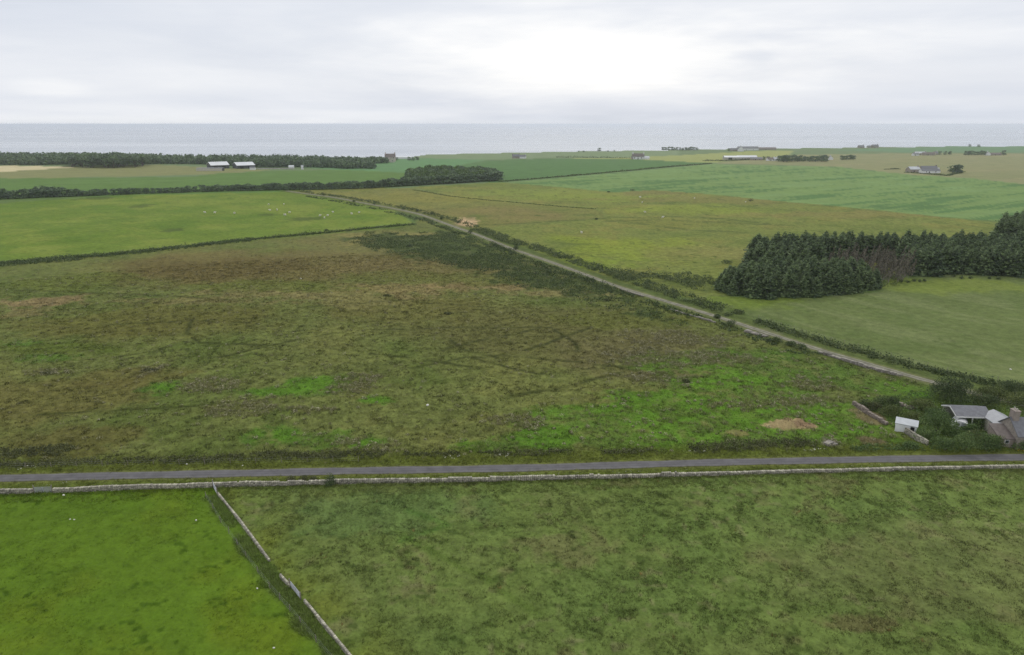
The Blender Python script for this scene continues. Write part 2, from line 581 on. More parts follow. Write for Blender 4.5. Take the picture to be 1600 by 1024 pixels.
# ------------------------------------------------------------------ the land: one sheet out to the coast
ROAD = world_poly([(-420, 763), (-200, 755), (0, 748), (200, 743.5), (400, 739.5), (560, 736), (800, 732), (1080, 724), (1300, 719.5), (1600, 715), (1800, 712), (2050, 708)])
WALL_PX = [(-330, 783), (0, 772), (100, 769), (200, 765), (336, 761), (450, 758), (560, 755.5), (700, 753), (800, 750.5), (1000, 746), (1120, 742.5), (1300, 738), (1600, 731.5), (1950, 725)]
WALL = world_poly(WALL_PX)
DYKE = world_poly([(341, 774), (372, 812), (440, 904), (476, 942), (545, 1025), (640, 1140)])
FENCE = world_poly([(322, 778), (345, 816), (385, 872), (422, 920), (470, 975), (520, 1035), (600, 1130)])
TRACK_PX = [(1700, 655), (1560, 624), (1455, 597), (1370, 573), (1290, 550), (1200, 521), (1110, 492), (1030, 468), (965, 448), (900, 424), (850, 406), (800, 389), (765, 375), (740, 365), (700, 351), (655, 335), (610, 325), (560, 316), (510, 307), (460, 300.5), (448, 298.5)]
TRACK = world_poly(TRACK_PX)
HEDGE_PX = [(-300, 438), (0, 413), (60, 408), (130, 402), (200, 396), (300, 385), (400, 374), (500, 365), (580, 357), (648, 351)]
HEDGE = world_poly(HEDGE_PX)
COAST = world_poly([(-900, 262), (-300, 248), (0, 247), (310, 247), (500, 247), (570, 246), (640, 245.5), (665, 241.5), (800, 238.5), (900, 236.5), (1050, 234.5), (1150, 232.5), (1300, 231), (1420, 229.5), (1500, 228), (1600, 228.5), (1900, 228), (2600, 229)])
COAST_TH = np.arctan2(COAST[:, 0], COAST[:, 1]); COAST_R = np.hypot(COAST[:, 0], COAST[:, 1])
KLIGHT = 1.10

FIELDS = [  # name, pixel outline, colour as photographed in daylight, edge softness (m), tussock
    ('back', [(-900, 300), (-900, 246), (0, 246), (800, 238), (1600, 228), (2400, 226), (2400, 300)], (104, 122, 84), 8, .15),
    ('strip', [(640, 262), (655, 240), (900, 235), (1060, 234), (1060, 247), (860, 247), (760, 250)], (118, 134, 98), 6, .1),
    ('greenfar', [(470, 262), (560, 252), (640, 247), (760, 250), (700, 262), (620, 276), (560, 268)], (96, 132, 86), 4, .1),
    ('brownleft', [(-600, 278), (-600, 262), (0, 262), (250, 258), (430, 266), (340, 272), (200, 276), (0, 280)], (126, 128, 84), 3, .2),
    ('tan', [(-500, 276), (-500, 257), (0, 259), (70, 260), (120, 261.3), (80, 264), (0, 269)], (196, 184, 146), 2, .05),
    ('cropleft', [(-600, 335), (-600, 286), (0, 279), (150, 278), (300, 276.5), (340, 271.5), (430, 267), (540, 266), (640, 270), (660, 290), (500, 300), (200, 306), (0, 312)], (90, 118, 58), 2.5, .1),
    ('yellowstrip', [(870, 247), (960, 247), (1060, 243), (1180, 236), (1240, 236), (1230, 245), (1150, 250), (1115, 255), (1040, 253)], (146, 152, 92), 4, .1),
    ('greenhill', [(1300, 235), (1420, 231), (1500, 227), (2000, 226), (2000, 238), (1600, 238), (1450, 239)], (98, 128, 92), 5, .1),
    ('tanright', [(1115, 256), (1150, 250), (1250, 242), (1380, 240), (1600, 240), (2100, 240), (2200, 330), (1600, 290), (1520, 280), (1430, 275), (1300, 260)], (132, 133, 94), 6, .25),
    ('cropdark', [(640, 282), (700, 262), (760, 251), (870, 248), (990, 249), (1112, 255.3), (1000, 266), (860, 279), (780, 285.5)], (84, 116, 66), 2, .05),
    ('crop', [(778, 287), (860, 280), (1000, 267), (1115, 256.5), (1300, 260), (1430, 274), (1520, 279), (1600, 288), (2000, 320), (2000, 390), (1600, 345), (1530, 344), (1280, 320), (1100, 303), (1020, 297), (960, 302), (870, 293)], (113, 138, 80), 2.5, .05),
    ('sheepfield', [(-700, 500), (0, 413), (200, 397), (400, 375), (650, 351), (610, 326), (560, 317), (460, 300), (200, 305), (0, 318), (-700, 370)], (101, 122, 46), 2, .45),
    ('triangle', [(455, 299), (560, 294), (640, 294), (700, 306), (830, 319), (930, 326), (950, 341), (860, 348), (780, 354), (740, 364), (655, 336), (560, 317)], (114, 117, 62), 3, .8),
    ('rough', [(640, 293), (780, 285), (870, 292), (960, 301), (1020, 297), (1100, 303), (1280, 320), (1420, 334), (1540, 346), (1700, 360), (1700, 430), (1160, 430), (1130, 475), (1040, 460), (965, 440), (860, 402), (745, 362), (780, 354), (860, 348), (950, 341), (930, 326), (830, 319), (700, 306)], (112, 121, 60), 3, .8),
    ('paleright', [(1085, 480), (1110, 462), (1180, 465), (1370, 457), (1390, 436), (1600, 420), (2000, 420), (2100, 760), (1700, 650), (1480, 592), (1330, 552), (1180, 505)], (98, 111, 64), 3, .5),
    ('moor', [(-700, 770), (0, 740), (400, 731), (800, 723), (1200, 713), (1460, 706), (1440, 690), (1390, 660), (1330, 628), (1460, 604), (1290, 556), (1200, 526), (1030, 473), (900, 430), (850, 411), (765, 380), (700, 356), (655, 340), (648, 352), (400, 375), (200, 397), (0, 413), (-700, 490)], (101, 109, 58), 1.5, .95),
    ('garden', [(1330, 628), (1460, 600), (1560, 626), (1900, 700), (1900, 708), (1600, 707), (1440, 710), (1400, 690), (1440, 690), (1390, 660)], (78, 96, 38), 1.5, .8),
    ('pasture', [(-900, 800), (0, 771), (336, 761), (372, 812), (440, 904), (545, 1025), (800, 1330), (-1200, 1330)], (87, 113, 32), .5, .30),
    ('meadow', [(336, 761), (560, 755), (800, 750), (1120, 742), (1600, 731), (2400, 712), (3000, 1330), (800, 1330), (545, 1025), (440, 904), (372, 812)], (98, 114, 58), .5, .62),
]
COLS = {n: lin(c) / KLIGHT for n, _, c, _, _ in FIELDS}


def spot(X, Y, px, py, rx, ry, rag=0.45, seed=0, lam=None, hard=0.35):
    """ragged patch of ground round the point seen at a pixel"""
    x, y, _ = at(px, py); x, y = float(x), float(y)
    s = px_size(px, py)
    _, y0, _ = at(px, py + ry); _, y1, _ = at(px, py - ry)
    wx, wy = rx * s, max(0.5, abs(float(y1 - y0)) / 2)
    d = np.hypot((X - x) / wx, (Y - y) / wy)
    sel = d < 2.2
    out = np.zeros(X.shape)
    l = lam or max(1.5, min(wx, wy) * 0.7)
    n = fbm(X[sel] / l, Y[sel] / l, seed + int(px) * 7 + int(py), 5, .6) - .5
    out[sel] = sstep(1 - d[sel] + n * rag * 3.2, -hard, hard)
    return out


def streak(X, Y, pts, w, seed=0):
    P = world_poly(pts)
    x0, y0 = P.min(0) - 8; x1, y1 = P.max(0) + 8
    out = np.zeros(X.shape)
    sel = (X > x0) & (X < x1) & (Y > y0) & (Y < y1)
    xs, ys = X[sel], Y[sel]
    wob = fbm(xs / 6, ys / 6, seed + 3, 3) - .5
    d = line_d(P, xs + wob * 1.3, ys + (fbm(xs / 6, ys / 6, seed + 9, 3) - .5) * 1.3)
    out[sel] = np.exp(-(d / w) ** 2) * sstep(fbm(xs / 5, ys / 5, seed + 5, 3), .25, .5)
    return out


def land():
    th_f = np.radians(np.linspace(-54, 54, 1230))
    th_c = np.radians(np.linspace(54, 306, 64))[1:-1]
    th = np.concatenate([th_f, th_c])
    rr = [1.0, 6, 12, 18, 24, 29, 33, 36, 38.5, 40]
    while rr[-1] < 2900:
        r = rr[-1]
        rr.append(r + 0.24 + r * r / 52000)
    rr = np.array(rr)
    nt, nr = len(th), len(rr)
    T, Rr = np.meshgrid(th, rr)
    X, Y = np.sin(T) * Rr, np.cos(T) * Rr
    x, y = X.ravel(), Y.ravel()
    r = Rr.ravel()
    alb = np.tile(lin((92, 112, 62)) / KLIGHT, (len(x), 1))
    tus = np.full(len(x), .5)
    fld = np.full(len(x), -1)
    # the outlines wander a little, as field margins do
    wx = x + (fbm(x / 9, y / 9, 1, 4) - .5) * np.minimum(5, r * .012)
    wy = y + (fbm(x / 9, y / 9, 2, 4) - .5) * np.minimum(5, r * .012)
    for i, (nm, pts, c, soft, tu) in enumerate(FIELDS):
        P = world_poly(pts)
        a0, b0 = P.min(0) - 20; a1, b1 = P.max(0) + 20
        sel = np.where((wx > a0) & (wx < a1) & (wy > b0) & (wy < b1))[0]
        m = sstep(poly_sd(P, wx[sel], wy[sel]), -soft, soft)
        alb[sel] = alb[sel] * (1 - m)[:, None] + COLS[nm] * m[:, None]
        tus[sel] = tus[sel] * (1 - m) + tu * m
        fld[sel[m > .5]] = i
    F = {f[0]: (fld == i) for i, f in enumerate(FIELDS)}

    def paint(m, c, tu=None):
        nonlocal alb, tus
        cc = lin(c) / KLIGHT
        alb = alb * (1 - m)[:, None] + cc * m[:, None]
        if tu is not None:
            tus = tus * (1 - m) + tu * m

    # broad drifts of colour inside each field
    big = fbm(x / 26, y / 26, 21, 4) - .5
    mid = fbm(x / 7, y / 7, 31, 4) - .5
    fine = fbm(x / 2.1, y / 2.1, 41, 3) - .5
    moor = F['moor']
    m = moor * sstep(big + .4 * mid, .02, .26)
    paint(m * .6, (112, 114, 62))
    m = moor * sstep(-big + .5 * mid, .06, .3)
    paint(m * .6, (80, 96, 42))
    # heather-brown ground at the back and left of the moor
    for s in ((430, 412, 240, 26, (108, 97, 58)), (330, 418, 150, 20, (96, 86, 48)), (700, 420, 150, 18, (110, 101, 62)), (560, 380, 120, 14, (112, 108, 64)),
              (60, 622, 150, 38, (100, 96, 52)), (110, 690, 120, 25, (94, 90, 48)), (840, 520, 180, 45, (96, 95, 54)), (1000, 545, 110, 40, (104, 100, 64)),
              (230, 500, 200, 25, (98, 96, 48)), (200, 590, 80, 16, (98, 94, 50)), (640, 480, 120, 22, (100, 98, 52))):
        paint(spot(x, y, *s[:4]) * moor * .75, s[4])
    for s in ((70, 472, 60, 9, (134, 116, 82)), (480, 458, 160, 8, (126, 118, 76)), (330, 470, 120, 5, (116, 110, 68)), (600, 452, 110, 10, (130, 118, 76)), (760, 448, 90, 8, (134, 118, 80)),
              (880, 458, 80, 6, (126, 118, 76)), (30, 490, 40, 6, (116, 108, 68)), (620, 370, 90, 9, (124, 118, 70)), (560, 470, 60, 14, (120, 116, 70))):
        paint(spot(x, y, *s[:4], rag=.8) * moor * .8, s[4])
    for s in ((120, 442, 100, 12, (96, 106, 46)), (420, 448, 110, 9, (92, 102, 44)), (100, 545, 90, 10, (84, 98, 38)), (680, 436, 150, 9, (100, 106, 52)), (960, 500, 120, 14, (96, 102, 48))):
        paint(spot(x, y, *s[:4], rag=.7) * moor * .7, s[4])
    # wet lush grass
    lush = np.zeros(len(x))
    for s in ((490, 602, 52, 15), (425, 612, 55, 7), (590, 625, 26, 6), (255, 606, 30, 11), (430, 682, 46, 16), (500, 688, 60, 12), (575, 692, 30, 10), (845, 684, 62, 24), (780, 700, 60, 12),
              (1110, 590, 90, 34), (1180, 570, 90, 26), (1270, 590, 110, 22), (1380, 602, 70, 14), (1100, 660, 130, 34), (1240, 640, 120, 36), (1330, 672, 80, 28), (1190, 690, 110, 16), (960, 650, 90, 22),
              (1420, 610, 40, 10), (1010, 690, 110, 16), (70, 560, 40, 6), (30, 535, 30, 5), (880, 645, 60, 10), (1010, 620, 60, 12)):
        lush = np.maximum(lush, spot(x, y, *s, rag=.65))
    lush *= sstep(mid + .5 * fine, -.34, -.08)
    lush *= moor | F['garden']
    tone = sstep(big + mid * .6, -.2, .25)
    paint(lush * tone * .92, (88, 127, 36), .5)
    paint(lush * (1 - tone) * .75, (76, 108, 38), .6)
    paint(lush * sstep(fine + .6 * mid, .0, .22) * .6, (90, 104, 48), .8)
    for s in ((495, 600, 46, 12), (440, 611, 45, 6), (590, 625, 24, 5), (435, 681, 40, 12), (845, 684, 52, 18), (570, 692, 26, 7), (256, 606, 22, 8)):
        paint(spot(x, y, *s, rag=.6) * moor * sstep(mid + .5 * fine, -.34, -.1) * .75, (86, 124, 36), .45)
    # bracken and dead rush
    dead = np.zeros(len(x))
    for s in ((385, 638, 62, 13), (555, 602, 34, 16), (340, 600, 40, 12), (1000, 560, 70, 14), (1060, 530, 60, 12), (800, 655, 40, 7), (830, 668, 20, 7), (1220, 628, 60, 10), (1120, 560, 50, 10), (1270, 600, 40, 8),
              (1020, 590, 50, 8), (590, 700, 30, 8), (545, 690, 20, 6), (480, 640, 40, 5), (1150, 632, 40, 6), (70, 582, 28, 5), (240, 578, 22, 8)):
        dead = np.maximum(dead, spot(x, y, *s, rag=.8))
    paint(dead * moor * sstep(fine, -.2, .1) * .5, (106, 106, 60), 1.0)
    # beaten lines through the heath
    dk = np.zeros(len(x))
    for i, (pts, w) in enumerate(((((690, 516), (697, 530), (722, 545), (775, 558)), .55), (((690, 546), (760, 530), (850, 512)), .5), (((775, 557), (830, 546), (882, 526), (925, 512)), .5),
                    (((560, 516), (640, 515), (690, 512), (860, 512)), .4), (((865, 515), (900, 535), (902, 550)), .45), (((580, 553), (660, 562), (735, 573)), .5), (((800, 618), (880, 606), (970, 582)), .5),
                    (((300, 500), (292, 520), (310, 535), (450, 541)), .5), (((290, 497), (310, 500), (340, 504), (400, 505)), .4), (((180, 558), (240, 550), (300, 530)), .4), (((100, 512), (220, 505), (400, 498)), .4),
                    (((340, 560), (400, 545), (520, 520)), .4), (((0, 452), (200, 460), (380, 470)), .5), (((830, 560), (900, 566), (980, 575)), .4), (((740, 560), (840, 585), (930, 575)), .35),
                    (((640, 575), (720, 560), (770, 558)), .35), (((30, 650), (200, 640), (340, 632)), .4), (((480, 480), (620, 470), (760, 480)), .4))):
        dk = np.maximum(dk, streak(x, y, pts, w * 1.7, i * 13))
    paint(dk * moor * .85, (48, 54, 22))
    lines = sstep(np.abs(fbm(x / 14, y / 9, 77, 3) - .5), .035, .0) * sstep(big, -.3, .1)
    paint(lines * moor * .28, (58, 62, 28))
    # scrubby heath floor
    HP = world_poly(HEATH_PX)
    sd = poly_sd(HP, wx, wy)
    paint(sstep(sd + mid * 34 + fine * 10, -4, 6) * .85, (66, 80, 42), .9)
    # bare earth and gravel
    bare = np.zeros(len(x))
    for s in ((1238, 665, 40, 7), (1206, 666, 12, 4)):
        bare = np.maximum(bare, spot(x, y, *s, rag=.3, hard=.15))
    for s, c in (((728, 347, 17, 8), (188, 160, 126)), ((1150, 677, 18, 5), (128, 124, 76)), ((1362, 690, 22, 8), (112, 100, 74)), ((1300, 694, 12, 9), (120, 116, 102)), ((780, 712, 22, 2), (150, 146, 118)),
                 ((1085, 706, 12, 2), (140, 144, 104)), ((1195, 519, 24, 5), (134, 130, 112)), ((1300, 625, 60, 6), (92, 100, 54)), ((1355, 650, 24, 10), (118, 108, 78))):
        paint(spot(x, y, *s, rag=.5, hard=.2) * .9, c)
    paint(bare, (158, 142, 104), .3)
    paint(bare * spot(x, y, 1254, 663, 16, 6) * .7, (132, 108, 88))
    # sheep field: yellower sweeps and worn wet hollows
    sf = F['sheepfield']
    paint(sf * sstep(big + .5 * mid, -.05, .25) * .7, (122, 134, 58))
    paint(sf * sstep(-big + .4 * mid, .05, .3) * .6, (84, 112, 38))
    for s in ((270, 360, 16, 3), (220, 322, 14, 3), (480, 342, 26, 3), (150, 310, 30, 3), (420, 336, 16, 2)):
        paint(spot(x, y, *s) * sf * .7, (70, 84, 40))
    # the rough pasture beyond the track
    ro = F['rough'] | F['triangle']
    paint(ro * sstep(big + .6 * mid, .0, .3) * .6, (130, 126, 66))
    paint(ro * sstep(-big + .4 * mid, .04, .28) * .5, (92, 108, 48))
    for s in ((970, 385, 110, 18, (126, 140, 46)), (900, 412, 80, 9, (118, 138, 44)), (1080, 328, 130, 7, (128, 140, 56)), (940, 308, 120, 7, (124, 138, 58)), (640, 309, 80, 6, (128, 124, 62)), (720, 312, 60, 5, (128, 126, 62)),
              (800, 335, 90, 9, (124, 112, 70)), (700, 330, 60, 6, (118, 112, 66)), (1150, 312, 200, 5, (122, 116, 66)), (1350, 335, 180, 5, (126, 118, 68)), (1100, 395, 90, 14, (124, 124, 70)), (1060, 350, 90, 8, (114, 120, 58)), (1000, 302, 60, 4, (124, 114, 72)),
              (850, 300, 110, 5, (126, 138, 62))):
        paint(spot(x, y, *s[:4], rag=.6) * ro * .6, s[4])
    for pts_ in (((765, 352), (830, 348.5), (905, 344), (960, 340), (1030, 341)), ((950, 346), (1030, 344), (1110, 347), (1220, 352)), ((1040, 338), (1130, 342), (1200, 350)), ((1000, 350), (1080, 360), (1150, 362))):
        paint(ro * streak(x, y, pts_, 2.2, int(pts_[0][0])) * .75, (74, 84, 42), .9)
    # drilled crops: rows and tramlines
    A, B = atv(1040, 291), atv(1500, 262)
    d = (B - A).normalized()
    u, w = x * d.x + y * d.y, -x * d.y + y * d.x
    cr = F['crop'] | F['cropdark'] | F['cropleft']
    row = fbm(u / 90, w / 11, 61, 4, .6) - .5
    paint(F['crop'] * sstep(row, .05, .16) * .8, (78, 112, 64))
    paint(F['crop'] * sstep(row, -.05, -.22) * .4, (122, 150, 98))
    paint(F['crop'] * sstep(np.abs((w / 30) % 1 - .5), .05, .015) * sstep(vnoise(u / 60, w / 15, 64), .35, .6) * .6, (78, 112, 66))
    paint(F['cropdark'] * sstep(row, .02, .2) * .35, (76, 106, 60))
    paint(F['cropleft'] * sstep(row + big * .5, .0, .25) * .5, (100, 128, 70))
    paint(F['cropleft'] * (x > 40 - 60) * .45, (94, 124, 72))
    tr_ = F['tanright']
    paint(tr_ * sstep(fbm(u / 200, w / 40, 66, 4) - .5, -.02, .18) * .4, (144, 138, 102))
    paint(tr_ * sstep(fbm(u / 160, w / 30, 68, 4) - .5, .06, .18) * .5, (122, 128, 86))
    # pale field on the right, mown in curves
    pr = F['paleright']
    q = atv(1700, 420)
    arc = np.hypot(x - q.x, y - q.y)
    paint(pr * sstep(fbm(arc / 3.5, np.arctan2(y - q.y, x - q.x) * 4, 71, 3) - .5, -.05, .2) * .75, (112, 122, 78))
    paint(pr * sstep(big + mid * .5, .0, .25) * .5, (88, 104, 56))
    paint(pr * spot(x, y, 1480, 446, 130, 12) * .7, (112, 126, 52))
    paint(pr * spot(x, y, 1160, 470, 90, 12) * .7, (104, 122, 44))
    # foreground fields
    pa = F['pasture']
    paint(pa * sstep(big + .7 * mid, .0, .3) * .6, (98, 114, 30))
    paint(pa * sstep(-big + .6 * mid, .04, .3) * .5, (78, 104, 28))
    paint(pa * sstep(fine + .5 * mid, .2, .36) * .3, (62, 84, 20))
    me = F['meadow']
    paint(me * sstep(big + .5 * mid, -.05, .25) * .45, (108, 116, 68))
    paint(me * sstep(-big + .5 * mid, .02, .28) * .35, (86, 110, 54))
    paint(me * sstep(mid + .6 * fine, .08, .3) * .18, (80, 96, 46))
    paint(me * sstep(-mid + .5 * fine, .12, .34) * .5, (114, 110, 74))
    # dark dashes: tufts together with their shadow, painted into the ground colour
    spk = sstep(vnoise(x / 1.5, y / 1.1, 201) * .7 + vnoise(x / .7, y / .6, 202) * .3, .66, .82)
    spk2 = sstep(vnoise(x / 3.2, y / 2.6, 203) * .75 + vnoise(x / 1.1, y / 1.0, 204) * .25, .68, .84)
    gate = sstep(fbm(x / 11, y / 11, 205, 3), .36, .6)
    paint(pa * spk * gate * .75, (54, 78, 16))
    paint(me * spk * .65, (62, 78, 34))
    paint(me * sstep(vnoise(x / 1.2, y / .9, 207), .74, .9) * gate * .5, (122, 122, 84))
    paint(pr * spk2 * gate * .55, (78, 96, 46))
    paint(ro * spk2 * gate * .75, (80, 92, 38))
    paint(ro * sstep(vnoise(x / 9, y / 7, 208), .74, .86) * .45, (84, 96, 44))
    paint(sf * spk2 * gate * .6, (82, 104, 38))
    dyke_d = line_d(DYKE, wx, wy)
    paint(me * np.exp(-(dyke_d / 4.5) ** 2) * .75 * sstep(mid, -.3, .2), (100, 110, 34))
    paint(me * spot(x, y, 600, 800, 150, 30) * .5, (88, 112, 62))
    paint(me * spot(x, y, 1450, 880, 260, 70) * .45, (108, 112, 70))
    paint(me * streak(x, y, ((610, 830), (760, 905), (840, 960)), .8, 5) * .6, (78, 98, 40))
    paint(me * streak(x, y, ((630, 845), (700, 820), (640, 800)), .8, 6) * .5, (70, 104, 40))
    paint(me * spot(x, y, 1340, 975, 60, 14) * .6, (100, 90, 62))
    # rank grass between the fence and the dyke
    SP = np.concatenate([FENCE, DYKE[::-1]])
    paint(sstep(poly_sd(SP, wx, wy) + mid * 3, -1.0, 1.0) * .8, (80, 96, 46), .9)
    # verges
    rd = line_d(ROAD, x, y)
    paint(sstep(rd, 8.5, 4.5) * sstep(poly_sd(world_poly([(-600, 790)] + WALL_PX + [(2000, 700), (-600, 700)]), x, y), -.5, .5) * .85, (88, 98, 38), .9)
    paint(sstep(rd, 2.4, 1.3) * .6, (112, 114, 66), .5)
    td = line_d(TRACK, x, y)
    paint(sstep(td + mid * 4, 9, 4) * sstep(r, 95, 130) * .7, (80, 90, 46), .9)
    paint(sstep(td, 3.2, 1.6) * .7, (118, 120, 84), .4)
    for pts_, w_ in ((((960, 436), (1010, 436), (1060, 442), (1110, 452)), 9), (((745, 360), (800, 380), (900, 410), (1030, 454), (1150, 494)), 4.5)):
        paint(np.exp(-(line_d(world_poly(pts_), wx, wy) / w_) ** 2) * sstep(mid, -.25, .15) * .7, (70, 84, 40), .9)
    # the swell and the tussocks
    z = hgt(x, y)
    near = 1 - sstep(r, 260, 420)
    mic = (fbm(x / 2.4, y / 2.4, 91, 4, .6) - .5) * .62 + (fbm(x / .8, y / .8, 95, 2) - .5) * .22
    z = z + mic * tus * near * (1 - sstep(rd, 2.9, 1.6)) * (1 - sstep(td, 3.6, 1.8))
    z = z + bare * near * sstep(fbm(x / 3, y / 3, 97, 3), .4, .75) * .9
    rc = np.interp(T.ravel(), COAST_TH, COAST_R, left=1500, right=1900) * (1 + .012 * (fbm(T.ravel() * 40, T.ravel() * 0, 8, 4) - .5))
    z = z - sstep(r, rc, rc + 40) * 46
    idx = (np.arange(nr)[:, None] * nt + np.arange(nt)[None, :])
    nx = np.roll(idx, -1, 1)
    quads = np.stack([idx[:-1], nx[:-1], nx[1:], idx[1:]], -1).reshape(-1, 4)[:, ::-1]
    V = np.stack([x, y, z], 1)
    V = np.concatenate([V, [[0, 0, float(hgt(0, 0))]]])
    tris = np.stack([np.full(nt, len(V) - 1), idx[0], nx[0]], -1)[:, ::-1]
    al2 = np.concatenate([alb, alb[:1]]); tu2 = np.concatenate([tus, tus[:1]])
    me_ = mesh_np('ground', V, quads, tris, dict(albedo=al2, tussock=tu2), (M['turf'],), smooth=True)
    o = link('ground', me_)
    tag(o, 'rolling patchwork of green fields and brown moor', 'ground', kind='structure')
    area = (np.gradient(rr)[:, None] * rr[:, None] * np.radians(108) / 1230 * np.ones(nt)).ravel()
    area[np.abs(T.ravel()) > R(53)] = 0
    return dict(V=V[:-1], alb=alb, tus=tus, F=F, lush=lush, dead=dead, dk=dk, bare=bare, area=area, r=r, rd=rd, td=td, heath=sd, strip=poly_sd(SP, wx, wy), mid=mid, fine=fine, dyke=dyke_d)


HEATH_PX = [(545, 372), (600, 364), (650, 369), (690, 362), (712, 362), (760, 382), (850, 414), (920, 437), (985, 460), (1045, 484), (1036, 497), (985, 490), (955, 474), (930, 478), (890, 462), (860, 450), (800, 446), (760, 424), (700, 414), (650, 402), (590, 394)]
G = land()


def ribbon(name, P, half, mat, label, cat, lift=0.05, n_across=6, step=2.0):
    """a road laid along a line, following the swell of the land"""
    P = [Vector((a, b)) for a, b in P]
    pts = []
    for i in range(len(P) - 1):     # smooth through the points
        p0, p1, p2, p3 = P[max(i - 1, 0)], P[i], P[i + 1], P[min(i + 2, len(P) - 1)]
        n = max(2, int((p2 - p1).length / step))
        for k in range(n):
            t = k / n
            pts.append(0.5 * ((2 * p1) + (p2 - p0) * t + (2 * p0 - 5 * p1 + 4 * p2 - p3) * t * t + (3 * p1 - p0 - 3 * p2 + p3) * t ** 3))
    pts.append(P[-1])
    V, A = [], []
    for i, p in enumerate(pts):
        d = (pts[min(i + 1, len(pts) - 1)] - pts[max(i - 1, 0)]).normalized()
        nrm = Vector((-d.y, d.x))
        w = half * (1 + .06 * math.sin(i * .7) + .05 * math.sin(i * 1.9 + 1))
        for k in range(n_across + 1):
            s = -1 + 2 * k / n_across
            q = p + nrm * s * w
            V.append((q.x, q.y, float(hgt(q.x, q.y)) + lift + .04 * (1 - s * s)))
            A.append(s)
    m = n_across + 1
    Q = [(i * m + k, (i + 1) * m + k, (i + 1) * m + k + 1, i * m + k + 1) for i in range(len(pts) - 1) for k in range(n_across)]
    o = link(name, mesh_np(name, V, [q[::-1] for q in Q], None, dict(across=A), (mat,), smooth=True))
    return tag(o, label, cat, kind='structure')


ribbon('road', ROAD, 1.3, M['asphalt'], 'narrow grey tarmac road crossing between moor and stone wall', 'road')
ribbon('track', TRACK, 1.3, M['track'], 'straight pale gravel farm track running up to the far trees', 'track', lift=0.06, step=4.0)

sea_me = bpy.data.meshes.new('sea')
sea_me.from_pydata([(-70000, -2500, -30), (70000, -2500, -30), (70000, 60000, -30), (-70000, 60000, -30)], [], [(0, 1, 2, 3)])
sea_me.materials.append(M['sea'])
tag(link('sea', sea_me), 'calm blue grey sea reaching to the horizon', 'sea', kind='structure')


def make_haze():
    m = bpy.data.materials.new('haze'); m.use_nodes = True
    nt = m.node_tree; nt.nodes.clear()
    out = nt.nodes.new('ShaderNodeOutputMaterial')
    v = nt.nodes.new('ShaderNodeVolumePrincipled')
    v.inputs['Color'].default_value = (0.90, 0.94, 1.0, 1)
    v.inputs['Anisotropy'].default_value = 0.5
    v.inputs['Density'].default_value = AIR
    nt.links.new(v.outputs[0], out.inputs['Volume'])
    mb = MB().box(-75000, 75000, -3500, 65000, -50, 64)
    o = mb.build('haze', m)
    tag(o, 'thin sea haze over the land', 'haze', kind='stuff')


make_haze()

# ------------------------------------------------------------------ grass, rushes and scrub: what nobody could count
def blades(P, n, h, spread, w, lean=.5):
    """n blades to a tuft at every point: vertices and triangles"""
    m = len(P)
    P = np.repeat(P, n, 0); h = np.repeat(np.broadcast_to(h, (m,)), n); spread = np.repeat(np.broadcast_to(spread, (m,)), n); w = np.repeat(np.broadcast_to(w, (m,)), n)
    k = len(P)
    a = RNG.uniform(0, 2 * np.pi, k); rr = spread * np.sqrt(RNG.uniform(0, 1, k))
    b = P + np.stack([np.cos(a) * rr, np.sin(a) * rr, np.full(k, -.03)], 1)
    f = RNG.uniform(0, 2 * np.pi, k)
    side = np.stack([np.cos(f), np.sin(f), np.zeros(k)], 1) * (w / 2)[:, None]
    hh = h * RNG.uniform(.55, 1.15, k)
    tip = b + np.stack([np.cos(a) * hh * lean * RNG.uniform(.2, 1.4, k), np.sin(a) * hh * lean * RNG.uniform(.2, 1.4, k), hh], 1)
    V = np.stack([b - side, b + side, tip], 1).reshape(-1, 3)
    return V, np.arange(k * 3).reshape(-1, 3), n * 3


def tufts(name, label, sel, count, n, h, spread, w, shade, hue=None, lean=.5, power=1.0):
    """a sward of tufts standing on chosen ground, coloured after it"""
    p = G['area'] * sel
    p = p ** power
    idx = RNG.choice(len(p), count, p=p / p.sum())
    P = G['V'][idx].astype(float).copy()
    s = np.sqrt(np.minimum(G['area'][idx], 2.5)) * .6
    P[:, 0] += RNG.uniform(-1, 1, count) * s; P[:, 1] += RNG.uniform(-1, 1, count) * s
    sc = RNG.uniform(.6, 1.35, count)
    V, T, per = blades(P, n, h * sc, spread * sc, w * RNG.uniform(.7, 1.3, count), lean)
    c = G['alb'][idx] * 1.22 * (RNG.uniform(shade[0], shade[1], count) * np.where(RNG.uniform(0, 1, count) < .16, 1.4, 1) * np.where(RNG.uniform(0, 1, count) < .2, .6, 1))[:, None]
    if hue is not None:
        k = RNG.uniform(0, 1, count)[:, None] * hue[1]
        c = c * (1 - k) + lin(hue[0]) / KLIGHT * k * RNG.uniform(.8, 1.2, count)[:, None]
    me = mesh_np(name, V, None, T, dict(albedo=np.repeat(c, per, 0)), (M['blades'],))
    return tag(link(name, me), label, 'grass', kind='stuff')


